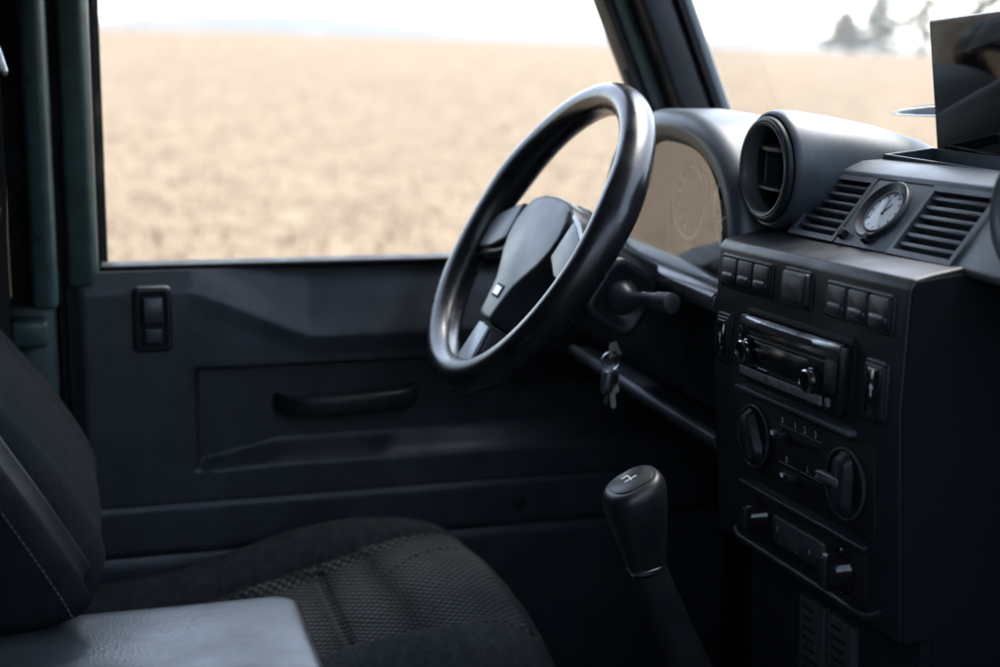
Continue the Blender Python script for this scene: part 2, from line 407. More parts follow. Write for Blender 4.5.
build('windscreen', MB().grid(lambda a, b: (lerp(-.612, .612, a), wy(lerp(1.48, 1.96, b))+.0, lerp(1.48, 1.96, b)), 1, 1), 'window_glass', body, smooth=False)
build('windscreen_base', MB().box(-.70, .70, .945, .99, 1.44, 1.505), 'black_plastic', body, bevel=.01)

# ------------------------------------------------------------------ driver's door
door = thing('driver_door', (-.68, .45, .8), 'driver door with dark moulded panel, pull handle and large open field view', 'car door')
DX = -.652
def ridge_w(y):
    w = max(0., min(1., (y-.15)/.155)); return w*.8+.2*sst(0, 1, w)
def ridge_z(y): return 1.320-.064*ridge_w(y)
def door_in(y, z):
    """how far the moulding stands into the cabin"""
    b = 0.0
    w = ridge_w(y); zr = ridge_z(y); top = .012+.030*w
    if z >= zr: b -= (.012+.036*w)*((z-zr)/(1.347-zr))**1.15
    else: b += .004*w*(1-sst(0, .03, zr-z))-.004*w
    b += .004*w
    zb = 1.078+.028*max(0., min(1., (y-.153)/.11))
    dep = .030*sst(.150, .159, y)
    if z > 1.12: rec = 1-sst(1.209, 1.220, z)
    else: rec = sst(1.076, zb+.004, z)
    b -= dep*rec
    b += .004*sst(-.012, .012, y)-.004
    return b
def door_strip(name, z0, z1, off, nz, y0=-.004, y1=.93):
    mb = MB()
    def fn(a, c):
        y = lerp(y0, y1, a); z = lerp(z0, z1, c)
        if not off:                          # rows run along the crease
            zr = ridge_z(y)
            z = lerp(z0, 1.222, c/.6) if c < .6 else lerp(1.222, zr, (c-.6)/.2) if c < .8 else lerp(zr, z1, (c-.8)/.2)
        e = min(z1-z, z-z0); r_ = off-.004*(1-sst(0, .006, e)) if off else 0
        ed = .012*(1-sst(0, .02, y-y0))
        return (DX+door_in(y, z)+r_-ed, y, z)
    mb.grid(fn, 200, nz)
    # turn the edge back towards the skin so that the moulding has thickness
    top = [fn(i/200, 1) for i in range(201)]; bot = [fn(i/200, 0) for i in range(201)]
    mb.loft([top, [(DX-.035, p[1], p[2]) for p in top]], False, False, closed=False)
    mb.loft([bot, [(DX-.035, p[1], p[2]) for p in bot]], False, False, closed=False)
    lf = [fn(0, j/nz) for j in range(nz+1)]
    mb.loft([lf, [(DX-.035, p[1], p[2]) for p in lf]], False, False, closed=False)
    return build(name, mb, 'door_plastic', door, sharp=50)
door_strip('upper_panel', 1.037, 1.347, 0, 120)
door_strip('middle_panel', .967, 1.035, .005, 14)
door_strip('lower_panel', .70, .965, .010, 30)
build('door_skin', MB().box(-.745, -.701, -.01, .96, .50, 1.345), 'green_paint', door, bevel=.01)
build('sill_seal', MB().box(-.712, -.672, .037, .86, 1.3475, 1.3535), 'rubber', door, bevel=.002)
build('window_frame', MB().prism([(-.735, -.006), (-.672, -.006), (-.655, .0), (-.652, .026), (-.664, .036), (-.735, .036)], 'z', 1.332, 1.98), 'green_paint', door, bevel=.004)
build('frame_seal', MB().box(-.715, -.675, .0365, .040, 1.354, 1.975), 'rubber', door)
build('window_frame', slab(-.71, -.655, .722, .7470, 1.30, 1.98, 1.704), 'green_paint', door, bevel=.005)
build('frame_seal', slab(-.705, -.660, .711, .7215, 1.30, 1.98, 1.704), 'rubber', door, bevel=.002)
build('window_frame', MB().box(-.735, -.66, .04, .61, 1.94, 1.985), 'green_paint', door, bevel=.005)
build('quarter_catch', MB().box(-.668, -.650, .752, .766, 1.585, 1.612).map(lambda x, y, z: (x, y+ARK*(z-1.6)-.006, z)), 'rubber', door, bevel=.003)
build('window_glass', MB().loft([[(-.693, .036, 1.345), (-.693, .90, 1.345), (-.693, .61, 1.96), (-.693, .036, 1.96)]], False, True), 'window_glass', door, smooth=False)
# inner latch: bezel with a small lever in a dark cup
def yz_loop(pts, cy, cz, x): return [(x, cy+p[0], cz+p[1]) for p in pts]
cy, cz = .100, 1.287
bz = MB(); xo = DX-.006
o1, o2, i1, i2 = rrect(.049, .086, .008), rrect(.044, .081, .007), rrect(.036, .073, .005), rrect(.032, .069, .004)
bz.loft([yz_loop(o1, cy, cz, xo), yz_loop(o1, cy, cz, xo+.010), yz_loop(o2, cy, cz, xo+.013), yz_loop(i1, cy, cz, xo+.013), yz_loop(i2, cy, cz, xo+.008)], False, False)
lb = build('latch_bezel', bz, 'black_plastic', door, sharp=60)
build('latch_cup', MB().loft([yz_loop(rrect(.033, .070, .004), cy, cz, xo+.0085)], False, True), 'deep_black', lb)
build('latch_lever', MB().prism([(cz+.028, xo+.010), (cz+.030, xo+.016), (cz+.012, xo+.020), (cz-.004, xo+.018), (cz-.006, xo+.011)], 'y', cy-.012, cy+.012).map(lambda a, b, c: (c, b, a)), 'hub_plastic', lb, bevel=.002)
build('latch_lock', MB().box(xo+.009, xo+.014, cy-.011, cy+.011, cz-.031, cz-.012), 'hub_plastic', lb, bevel=.002)
# pull handle in the recess: an arched grip
pts = spline([(DX-.034, .264, 1.1585), (DX-.012, .270, 1.159), (DX+.006, .288, 1.160), (DX+.014, .320, 1.1605), (DX+.016, .358, 1.161), (DX+.014, .396, 1.162), (DX+.006, .428, 1.1625), (DX-.012, .446, 1.163), (DX-.034, .452, 1.163)], 6)
mb = MB(); loops = []
for i, p in enumerate(pts):
    t = (pts[min(i+1, len(pts)-1)]-pts[max(i-1, 0)]).normalized(); nrm = Vector((t.y, -t.x, 0)).normalized()
    loops.append([p+nrm*a*.8+Vector((0, 0, 1))*c for a, c in rrect(.018, .028, .007, 3)])
mb.loft(loops)
build('pull_handle', mb, 'black_plastic', door)
for y, z in ((.02, 1.30), (.02, 1.10)):
    pass
build('lower_stud', MB().lathe([(.009, 0), (.009, .003), (.005, .006)], (DX+.008, .60, 1.0), (1, 0, 0), 20), 'black_plastic', door)
build('door_speaker_edge', MB().loft([yz_loop(rrect(.15, .055, .01), .66, 1.195, DX-.028), yz_loop(rrect(.15, .055, .01), .66, 1.195, DX-.018), yz_loop(rrect(.13, .035, .008), .66, 1.195, DX-.018)]), 'black_plastic', door)

# ------------------------------------------------------------------ dashboard
dash = thing('dashboard', (0, .80, 1.2), 'black moulded dashboard with hooded instruments, round vents and clock', 'dashboard')
TL = math.asin(-.045)
def tilt(x, y, z): return (x*math.cos(TL)+(z-1.4)*math.sin(TL), y, 1.4-x*math.sin(TL)+(z-1.4)*math.cos(TL))
ROT = (0, TL, 0)
# crash pad along the windscreen, behind the vents
prof = [(.772, 1.30), (.772, 1.515), (.785, 1.528), (.81, 1.534), (.859, 1.536), (.862, 1.5465), (.90, 1.5455), (.93, 1.535), (.944, 1.505), (.944, 1.30)]
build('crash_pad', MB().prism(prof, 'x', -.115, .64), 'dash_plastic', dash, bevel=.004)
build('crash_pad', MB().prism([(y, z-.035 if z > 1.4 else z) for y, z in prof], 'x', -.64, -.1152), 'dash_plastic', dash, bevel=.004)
# lower dash in front of the driver, with the rounded knee rail
build('lower_dash', MB().prism([(.700, 1.235), (.694, 1.375), (.771, 1.385), (.771, 1.235)], 'x', -.64, -.168), 'black_plastic', dash, bevel=.006)
build('knee_rail', MB().tube([(-.64, .674, 1.221), (-.40, .672, 1.222), (-.1645, .671, 1.224)], .0080, 16), 'dash_plastic', dash)
build('knee_shelf', MB().box(-.64, -.168, .674, .90, 1.206, 1.226), 'black_plastic', dash, bevel=.004)
# instrument hood: arch swept forward
AX, AZ0 = -.372, 1.392
def arch(hw, h, y, z0=AZ0, ex=2.5, n=48, drop=0, dx=0):
    pts = []
    for k in range(n+1):
        a = math.pi*k/n; c, s_ = math.cos(a), math.sin(a)
        pts.append((AX+dx-hw*math.copysign(abs(c)**(2/ex), c), y, z0+h*abs(s_)**(2/ex)-drop))
    return pts
mb = MB()
mb.loft([arch(.168, .134, .768), arch(.171, .139, .716), arch(.174, .143, .694), arch(.177, .146, .687), arch(.186, .156, .681), arch(.196, .168, .683), arch(.203, .176, .690), arch(.206, .180, .702), arch(.207, .180, .76), arch(.206, .168, .84), arch(.204, .145, .90), arch(.20, .115, .935)], False, False, closed=False)
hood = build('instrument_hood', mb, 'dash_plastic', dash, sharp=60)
fb = arch(.169, .136, .766)
build('gauge_panel', MB().loft([fb], False, True), 'dial_dark', hood)
# the clear lens stands nearly upright, faintly bowed, and mirrors the field outside
mb = MB()
def lens(a, c):
    hw = .172; x = lerp(-hw, hw, a); zt = .139*max(0, 1-abs(x/hw)**2.5)**(1/2.5)
    z = zt*c
    return (AX+x, .695-.100*(x+hw)**2/(4*hw)+.05*z, AZ0+.002+z)
mb.grid(lens, 40, 24)
build('instrument_lens', mb, 'cluster_lens', hood)
for cx, czz, r_ in ((-.455, 1.452, .048), (-.335, 1.452, .048), (-.247, 1.432, .026), (-.247, 1.492, .022)):
    gd = build('gauge_dial', MB().lathe([(r_, 0), (r_, .006), (r_*.96, .008), (r_*.93, .004)], (cx, .765, czz), (0, -1, 0), 48, True, True), 'dial_dark', hood)
    mbr = MB(); prof_ = [(r_*1.02, .004), (r_*1.02, .0095), (r_*.935, .0095), (r_*.935, .004)]
    mbr.lathe(prof_+[prof_[0]], (cx, .765, czz), (0, -1, 0), 48, False, False)
    # tick marks and needle are flat print and a thin pointer on the dial
    for k in range(11):
        a = R(-220+26*k); c, s_ = math.cos(a), math.sin(a)
        q = [Vector((cx+c*rr-s_*w, .7598, czz-s_*rr*-1*-1+0*w)) for rr, w in ((0, 0),)]
        p0 = Vector((cx+c*r_*.74, .7595, czz+s_*r_*.74)); p1 = Vector((cx+c*r_*.90, .7595, czz+s_*r_*.90)); nn = Vector((-s_, 0, c))*r_*.016
        mbr.loft([[p0-nn, p0+nn, p1+nn, p1-nn]], False, True)
    build('dial_ring', mbr, 'mark_white', hood, smooth=True)
    a = R(205); p1 = Vector((cx+math.cos(a)*r_*.8, .756, czz+math.sin(a)*r_*.8))
    build('needle', MB().tube([(cx, .756, czz), p1], [.0016, .0006], 6), 'mark_white', hood)
# ledge under the lens
build('hood_ledge', MB().prism([(.770, 1.399), (.700, 1.399), (.668, 1.394), (.655, 1.386), (.652, 1.376), (.658, 1.366), (.693, 1.362), (.770, 1.362)], 'x', -.585, -.1675), 'ledge_gloss', dash, bevel=.004)

# centre stack: body and facia -------------------------------------------------
FY = [(1.135, .6685), (1.345, .655), (1.452, .660)]
def F(z): return interp(FY, z)
prof = [(.6685, 1.138), (.655, 1.345), (.6585, 1.447), (.663, 1.4545), (.680, 1.4585), (.708, 1.4635), (.77, 1.4635), (.77, 1.138)]
build('centre_stack', MB().prism(prof, 'x', -.164, .186).map(tilt), 'panel_plastic', dash, bevel=.0025)
build('stack_side', MB().prism([(.7705, .95), (.7705, 1.4625), (.944, 1.4625), (.944, .95)], 'x', .06, .186).map(tilt), 'black_plastic', dash)
build('stack_side', MB().prism([(.690, .78), (.690, 1.1375), (.770, 1.1375), (.770, .78)], 'x', .1405, .1855).map(tilt), 'black_plastic', dash)
build('side_cover', MB().prism([(.6705, 1.1385), (.657, 1.345), (.6605, 1.446), (.665, 1.4530), (.708, 1.4585), (.944, 1.4585), (.944, .80), (.70, .80), (.70, 1.1385)], 'x', .1862, .1885).map(tilt), 'matt_vinyl', dash, bevel=.0008)
build('lower_stack', MB().prism([(.702, .80), (.690, 1.120), (.684, 1.1375), (.77, 1.1375), (.77, .80)], 'x', -.128, .14).map(tilt), 'black_plastic', dash, bevel=.003)
build('lower_lip', MB().tube([(-.125, .683, 1.158), (-.120, .668, 1.148), (-.108, .6655, 1.1445), (.05, .6655, 1.1445), (.132, .6655, 1.1445), (.146, .668, 1.148), (.16, .672, 1.158)], .0045, 12).map(tilt), 'panel_plastic', dash)

def loopx(pts, cx, czz, out, s_=1): return [(cx+p[0]*s_, F(czz+p[1]*s_)-out, czz+p[1]*s_) for p in pts]
def padm(x0, x1, z0, z1, out0, out1, r_, bev=.0012, flat=True):
    cx, c2 = (x0+x1)/2, (z0+z1)/2; w, h = x1-x0, z1-z0
    return MB().loft([loopx(rrect(w, h, r_, 4), cx, c2, out0), loopx(rrect(w, h, r_, 4), cx, c2, out1-bev), loopx(rrect(w-bev, h-bev, max(r_-bev/2, .0004), 4), cx, c2, out1-bev*.3), loopx(rrect(w-2*bev, h-2*bev, max(r_-bev, .0004), 4), cx, c2, out1)], False, True)
def framem(x0, x1, z0, z1, out, wd, r_, hole=-.0005):
    cx, c2 = (x0+x1)/2, (z0+z1)/2; w, h = x1-x0, z1-z0
    a, b, c = rrect(w+2*wd, h+2*wd, r_+wd, 4), rrect(w+wd*1.2, h+wd*1.2, r_+wd*.6, 4), rrect(w, h, r_, 4)
    return MB().loft([loopx(a, cx, c2, -.0005), loopx(a, cx, c2, out*.6), loopx(b, cx, c2, out), loopx(c, cx, c2, out), loopx(c, cx, c2, hole)], False, False)
def fpart(name, m_, mb, parent, **k): return build(name, mb.map(tilt), m_, parent, sharp=50, **k)

def icon(mb, kind, cx, czz, out, s_=.006):
    def q(pts):
        mb.loft([[(cx+a*s_, F(czz)-out, czz+b*s_) for a, b in pts]], False, True)
    if kind == 0:      # fan-shaped lamp sign: bowl and three rays
        q([(.0, .7), (-.5, .5), (-.7, 0), (-.5, -.5), (0, -.7)]); [q([(.2, z), (1, z-.15), (1, z-.3), (.2, z-.15)]) for z in (.6, .1, -.4)]
    elif kind == 1:    # heated glass: frame and bars
        q([(-1, .8), (1, .8), (1, .65), (-1, .65)]); q([(-1, -.65), (1, -.65), (1, -.8), (-1, -.8)]); [q([(x, .5), (x+.2, .5), (x+.2, -.5), (x, -.5)]) for x in (-.7, -.1, .5)]
    else:              # arrow
        q([(0, 1), (-.6, .2), (.6, .2)]); q([(-.2, .2), (-.2, -1), (.2, -1), (.2, .2)])
def rocker(x0, x1, z0, z1, kind, tall=False):
    s_ = fpart('rocker_switch', 'black_plastic', padm(x0, x1, z0, z1, -.001, .0045, .003, .0016), dash)
    cx, c2 = (x0+x1)/2, (z0+z1)/2
    if tall:
        fpart('rocker_face', 'glossy_black', padm(x0+.004, x1-.004, z0+.004, z1-.004, .004, .0056, .003, .0008), s_)
        mb = MB(); icon(mb, 2, cx, c2+.002, .0058, .006); mb2 = mb
        fpart('icon', 'mark_white', mb2, s_)
        mb = MB(); icon(mb, kind, cx, c2-.016, .0058, .004); fpart('icon', 'plate_grey', mb, s_)
    else:
        fpart('rocker_face', 'panel_plastic', padm(x0+.003, x1-.003, z0+.0025, c2-.001, .004, .0066, .004, .0022), s_)
        mb = MB(); icon(mb, kind, cx, c2-.006, .0069, .0036); fpart('icon', 'ring_grey', mb, s_)
    return s_
fpart('switch_frame', 'black_plastic', framem(-.150, -.046, 1.409, 1.439, .0030, .0028, .002), dash)
for k in range(3): rocker(-.149+.0345*k, -.149+.0345*k+.0330, 1.4100, 1.4382, k % 2)
fpart('switch_frame', 'black_plastic', framem(.062, .166, 1.407, 1.437, .0030, .0028, .002), dash)
for k in range(3): rocker(.063+.0345*k, .063+.0345*k+.0330, 1.4080, 1.4362, (k+1) % 2)
fpart('switch_frame', 'black_plastic', framem(-.018, .031, 1.407, 1.4405, .0025, .0024, .004), dash)
hz = fpart('warning_switch', 'black_plastic', padm(-.017, .030, 1.408, 1.4397, -.001, .0075, .004, .002), dash)
fpart('push_face', 'plate_grey', padm(-.011, .024, 1.413, 1.4347, .007, .0082, .002, .0006), hz)
for x0, x1, z0, z1 in ((-.153, -.124, 1.328, 1.377), (.135, .166, 1.329, 1.379)):
    fpart('switch_frame', 'black_plastic', framem(x0, x1, z0, z1, .0030, .0026, .003), dash)
    rocker(x0+.0008, x1-.0008, z0+.0008, z1-.0008, 1, True)

# heater controls
hp = fpart('heater_panel', 'deep_black', padm(-.108, .150, 1.216, 1.303, -.001, .0016, .004, .001), dash)
def fan_dial(cx, c2, r_, lever):
    y = F(c2)-.0012
    d = build('heater_dial', MB().lathe([(r_, 0), (r_, .003), (r_*.95, .0048), (r_*.72, .0052), (r_*.70, .0035), (r_*.2, .0035)], (cx, y, c2), (0, -1, 0), 48, True, True).map(tilt), 'glossy_black', dash, sharp=40)
    kn = MB(); a = R(-58 if not lever else 90)
    ax, az = Vector((math.cos(a), 0, math.sin(a))), Vector((-math.sin(a), 0, math.cos(a)))
    o0 = Vector((cx, y-.004, c2)); L, wdt = r_*.80, r_*.34
    loops = []
    for h, sc in ((0, 1.15), (.004, 1.0), (.0075, .92), (.009, .8)):
        loops.append([o0+ax*p[0]*sc+az*p[1]*sc+Vector((0, -h, 0)) for p in rrect(L*2, wdt*2, wdt*.8, 5)])
    kn.loft(loops, False, True)
    build('dial_grip', kn.map(tilt), 'black_plastic', d, sharp=50)
    ring = [(r_*.99, .003), (r_*1.01, .0052), (r_*.955, .0058), (r_*.94, .0042)]
    build('dial_rim', MB().lathe(ring+[ring[0]], (cx, y, c2), (0, -1, 0), 48, False, False).map(tilt), 'plate_grey', d)
    mk = MB()
    for k in range(7):
        a = R(40+k*20); c, s_ = math.cos(a), math.sin(a)
        p0 = Vector((cx+c*r_*1.08, y-.0012, c2+s_*r_*1.08)); p1 = Vector((cx+c*r_*1.19, y-.0012, c2+s_*r_*1.19)); nn = Vector((-s_, 0, c))*.0007
        mk.loft([[p0-nn, p0+nn, p1+nn, p1-nn]], False, True)
    build('dial_marks', mk.map(tilt), 'mark_blue' if not lever else 'mark_white', d, smooth=False)
    build('pointer', MB().loft([[o0+ax*L*.2+az*.0009+Vector((0, -.0093, 0)), o0+ax*L*.9+az*.0009+Vector((0, -.0093, 0)), o0+ax*L*.9-az*.0009+Vector((0, -.0093, 0)), o0+ax*L*.2-az*.0009+Vector((0, -.0093, 0))]], False, True).map(tilt), 'brushed', d)
fan_dial(-.066, 1.2640, .032, False)
fan_dial(.108, 1.2610, .033, True)
fpart('lever_bar', 'ring_grey', padm(.074, .112, 1.2575, 1.2665, .010, .0150, .003, .0015), hp)
fpart('lever_cap', 'brushed', padm(.076, .090, 1.2640, 1.2662, .0148, .0158, .0008, .0003), hp)
for zz, kx in ((1.279, -.008), (1.241, .010)):
    fpart('slider_slot', 'deep_black', padm(-.017, .060, zz-.004, zz+.004, .001, .0024, .002, .0005), hp)
    kb = fpart('slider_knob', 'black_plastic', padm(kx-.008, kx+.008, zz-.005, zz+.005, .002, .013, .003, .002), hp)
    fpart('scale_line', 'ring_grey', padm(-.019, .017, zz+.0075, zz+.0088, .0014, .0021, .0004, .0002), hp)
    fpart('scale_line', 'ring_grey', padm(.021, .062, zz+.0075, zz+.0088, .0014, .0021, .0004, .0002), hp)
    mk = MB()
    fpart('knob_line', 'mark_white', padm(kx-.0075, kx-.0015, zz-.0008, zz+.0034, .0128, .0134, .0006, .0002), hp)
# printed scale figures above the sliders
def text_mesh(txt, size):
    cu = bpy.data.curves.new('t', 'FONT'); cu.body = txt; cu.size = size; cu.resolution_u = 2
    ob = bpy.data.objects.new('t', cu); COL.objects.link(ob)
    me = bpy.data.meshes.new_from_object(ob); bpy.data.objects.remove(ob); bpy.data.curves.remove(cu)
    mb = MB(); mb.v = [tuple(v.co) for v in me.vertices]; mb.f = [tuple(p.vertices) for p in me.polygons]; bpy.data.meshes.remove(me)
    return mb
for txt, x, z in (('0', -.013, 1.2895), ('1', .012, 1.2895), ('2', .030, 1.2895), ('3', .050, 1.2895), ('0', -.006, 1.2515), ('1', .034, 1.2515), ('2', .050, 1.2515)):
    t = text_mesh(txt, .0095).map(lambda a, b, c, x=x, z=z: (x+a, F(z+b)-.0022, z+b)); fpart('figure', 'mark_white', t, hp, smooth=False)

# lower row: two turn knobs and a pair of flat switches in a tray
lp = fpart('lower_panel', 'deep_black', padm(-.100, .135, 1.153, 1.2035, -.001, .0012, .003, .0008), dash)
fpart('tray_edge', 'panel_plastic', padm(-.102, .137, 1.2045, 1.2105, -.001, .006, .002, .0015), lp)
for k in range(2):
    s_ = fpart('flat_switch', 'plate_grey', padm(-.029+.0485*k, -.029+.0485*k+.047, 1.164, 1.192, 0, .0055, .002, .0012), lp)
    mb = MB(); icon(mb, 2, -.018+.062*k, 1.1800-.004*k, .0057, .0028); fpart('icon', 'mark_white', mb, s_)
for cx, c2, r_ in ((-.057, 1.1815, .014), (.097, 1.1755, .019)):
    y = F(c2)-.001
    kb = build('turn_knob', MB().lathe([(r_*1.15, 0), (r_*1.15, .003), (r_, .006), (r_*.92, .018), (r_*.8, .020), (r_*.3, .0195)], (cx, y, c2), (0, -1, 0), 28).map(tilt), 'glossy_black', lp, sharp=40)
    build('knob_bar', MB().box(cx-r_*.25, cx+r_*.25, y-.023, y-.018, c2-r_*.75, c2+r_*.75).map(tilt), 'panel_plastic', lp, bevel=.001)
# two hanging label plates on the lower stack
for x0, x1, z0 in ((-.010, .036, 1.03), (.044, .088, 1.022)):
    yb = .6885
    pl = build('label_plate', MB().prism([(x0, z0), (x1, z0), (x1, 1.114), (x0, 1.114)], 'y', yb-.006, yb+.012).map(lambda x, y, z: tilt(x, y+(1.12-z)*.0375, z)), 'plate_grey', dash, bevel=.001)
    mk = MB()
    for k in range(7):
        zz = 1.106-.0105*k; xa = x0+.006+.004*random.random(); xb = x1-.006-.016*random.random()
        mk.loft([[(xa, yb-.0064, zz), (xb, yb-.0064, zz), (xb, yb-.0064, zz-.0035), (xa, yb-.0064, zz-.0035)]], False, True)
    build('plate_print', mk.map(lambda x, y, z: tilt(x, y+(1.12-z)*.0375, z)), 'black_plastic', pl, smooth=False)

# vent facia above the stack: sloping panel with two grilles and a clock ----------
VY0, VZ0, VY1, VZ1 = .706, 1.4640, .752, 1.5240
def vp(x, t, out=0):                         # point on the sloping facia; t runs up the slope
    dy, dz = VY1-VY0, VZ1-VZ0; L = math.hypot(dy, dz)
    x += .006*0
    return Vector((x, VY0+dy*t-out*dz/L, VZ0+dz*t+out*dy/L))
XA, XB, XC, XD = -.106, -.018, .074, .170
def strip(x0, x1, t0, t1, o0, o1):
    return MB().loft([[vp(x0, t0, o), vp(x1, t0, o), vp(x1, t1, o), vp(x0, t1, o)] for o in (o0, o1)])
def tiltv(x, y, z): return (x, y, z+.033*x)
build('vent_facia', MB().prism([(.7085, 1.4625), (.7075, 1.466), (.766, 1.466), (.766, 1.4625)], 'x', XA, XD).map(tiltv), 'dash_plastic', dash)
# brow over the facia, rounding back onto the crash pad
br = [(VY1-.002, VZ1+.0010), (VY1+.001, VZ1+.006), (.762, 1.534), (.775, 1.5385), (.80, 1.540), (.80, 1.524), (VY1+.018, VZ1+.001)]
build('vent_brow', MB().prism(br, 'x', XA-.004, XD+.012).map(tiltv), 'dash_plastic', dash, bevel=.0015)
for x0, x1 in ((XA, XB), (XC, XD)):
    gf = MB(); w = .0055
    gf.v += []
    for a0, a1, t0, t1 in ((x0, x1, 0, .075), (x0, x1, .925, 1), (x0, x0+w, .075, .925), (x1-w, x1, .075, .925)):
        q = strip(a0, a1, t0, t1, -.010, .0025); b = len(gf.v); gf.v += q.v; gf.f += [tuple(i+b for i in f) for f in q.f]
    grille = build('vent_grille', gf.map(tiltv), 'dash_plastic', dash)
    build('grille_back', strip(x0+.001, x1-.001, .01, .99, -.026, -.022).map(tiltv), 'deep_black', grille)
    ns = 6
    for k in range(ns):
        t = .10+.80*(k+.35)/ns
        sl = MB().loft([[vp(x0+w, t, -.014), vp(x1-w, t, -.014), vp(x1-w, t+.05, -.014), vp(x0+w, t+.05, -.014)],
                        [vp(x0+w, t+.015, .0), vp(x1-w, t+.015, .0), vp(x1-w, t+.062, .0), vp(x0+w, t+.062, .0)]])
        build('slat', sl.map(tiltv), 'dash_plastic', grille, bevel=.0008, seg=2)
cp = build('clock_panel', strip(XB+.0006, XC-.0006, 0, 1, -.004, .0015).map(tiltv), 'dash_plastic', dash, bevel=.001)
cc = vp(.029, .54, .0056); cn = (vp(0, 0, 1)-vp(0, 0, 0)).normalized(); cc = Vector(tiltv(*cc))
clk = build('clock', MB().lathe([(.0318, -.0030), (.0318, .0006), (.0306, .0020), (.0290, .0014), (.0225, -.0040), (.0216, -.0040)], cc, cn, 56, False, True), 'panel_plastic', dash, sharp=60)
build('clock_face', MB().lathe([(.0214, -.0038), (.0214, -.0030)], cc, cn, 48), 'clock_white', clk)
ring = [(.0227, -.0038), (.0227, -.0016), (.0216, -.0016), (.0216, -.0038)]
build('clock_ring', MB().lathe(ring+[ring[0]], cc, cn, 56, False, False), 'ring_grey', clk)
u_ = Vector((1, 0, 0)); v_ = cn.cross(u_).normalized(); v_ = v_ if v_.z > 0 else -v_
def hand(ang, ln, wd):
    a = R(ang); dd = u_*math.sin(a)+v_*math.cos(a); s_ = dd.cross(cn); o0 = cc-cn*.0025
    return MB().loft([[o0-dd*.004-s_*wd, o0-dd*.004+s_*wd, o0+dd*ln+s_*wd*.5, o0+dd*ln-s_*wd*.5] for _ in (0,)], False, True)
build('clock_hand', hand(28, .011, .0012), 'deep_black', clk); build('clock_hand', hand(-15, .016, .0009), 'deep_black', clk)
mk = MB()
for k in range(12):
    a = R(30*k); dd = u_*math.sin(a)+v_*math.cos(a); s_ = dd.cross(cn)*.0007; o0 = cc-cn*.0027
    mk.loft([[o0+dd*.0168-s_, o0+dd*.0168+s_, o0+dd*.0200+s_, o0+dd*.0200-s_]], False, True)
build('clock_marks', mk, 'deep_black', clk, smooth=False)
build('clock_glass', MB().lathe([(.0216, -.0014), (.015, -.0007), (.007, -.0003), (.001, -.0002)], cc, cn, 48, False, True), 'clock_glass', clk)
for x in (-.006, .036):
    p = Vector(tiltv(*vp(x, .125, .001)))
    star = []
    for h, sc in ((0, 1), (.006, 1), (.0075, .85)):
        star.append([p+cn*h+(u_*math.cos(R(a))+v_*math.sin(R(a)))*sc*(.0056 if i % 2 else .0036) for i, a in enumerate(range(0, 360, 36))])
    build('clock_knob', MB().loft(star, False, True), 'deep_black', clk, sharp=30)
# side cheek that closes the facia towards the passenger
build('facia_cheek', MB().prism([(.7085, 1.466), (.7095, 1.4585), (.772, 1.4585), (.772, 1.5240), (VY1, 1.5240)], 'x', XD+.0004, .36).map(lambda x, y, z: (x, y, z+.033*.17)), 'dash_plastic', dash, bevel=.002)

def vent_pod(cx, c2, y0):
    # tapering housing that melts into the crash pad
    mb = MB(); loops = []; n = 56
    for y, r_, zc, sx in ((y0+.006, .0520, c2, 1), (y0+.001, .0550, c2, 1), (y0, .0575, c2, 1), (y0+.002, .0600, c2, 1), (y0+.008, .0615, c2, 1), (y0+.03, .0612, c2-.001, 1.01), (y0+.07, .0585, c2-.004, 1.04), (y0+.12, .0535, c2-.008, 1.08), (y0+.17, .045, c2-.013, 1.10), (y0+.21, .034, c2-.017, 1.1)):
        loops.append([(cx+r_*sx*math.cos(2*math.pi*k/n), y, zc+r_*math.sin(2*math.pi*k/n)) for k in range(n)])
    mb.loft(loops, False, True)
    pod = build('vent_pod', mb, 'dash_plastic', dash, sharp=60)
    prof_ = [(.0545, -.002), (.0545, .004), (.0525, .0065), (.0480, .0060), (.0455, .0020), (.0445, -.012), (.0435, -.030)]
    build('vent_bezel', MB().lathe(prof_, (cx, y0, c2), (0, -1, 0), 56, False, False), 'black_plastic', pod, sharp=60)
    ring = [(.0490, .0062), (.0482, .0076), (.0455, .0066), (.0438, .0030), (.0438, -.010), (.0446, -.010)]
    build('vent_ring', MB().lathe(ring+[ring[0]], (cx, y0, c2), (0, -1, 0), 56, False, False), 'ring_grey', pod, sharp=50)
    build('vent_throat', MB().lathe([(.0440, -.030), (.001, -.030)], (cx, y0, c2), (0, -1, 0), 40, False, True), 'deep_black', pod)
    # swivelling core: a rounded plate between two blades
    core = [(cx+p[0], c2+p[1]) for p in rrect(.046, .046, .008, 4)]
    for zz, th in ((.021, .0030), (-.020, .0022)):
        w = math.sqrt(.0432**2-zz**2)
        bl = [(cx+w*math.cos(R(a)), y0+.001+.018*(1-math.sin(R(a))**.6), c2+zz) for a in range(0, 181, 10)]
        lo = [[(p[0], p[1]+dy, p[2]+h) for p in bl]+[(cx-w, y0+.029, c2+zz+h), (cx+w, y0+.029, c2+zz+h)] for h, dy in ((-th, .002), (-th*.6, 0), (th*.6, 0), (th, .002))]
        build('louvre', MB().loft(lo), 'hub_plastic', pod, sharp=50)
    for xx in (-.024, .024):
        build('louvre', MB().box(cx+xx-.0015, cx+xx+.0015, y0+.010, y0+.028, c2-.0176, c2+.0178), 'hub_plastic', pod)
    return pod
vent_pod(-.147, 1.522, .700)
vent_pod(.283, 1.528, .700)

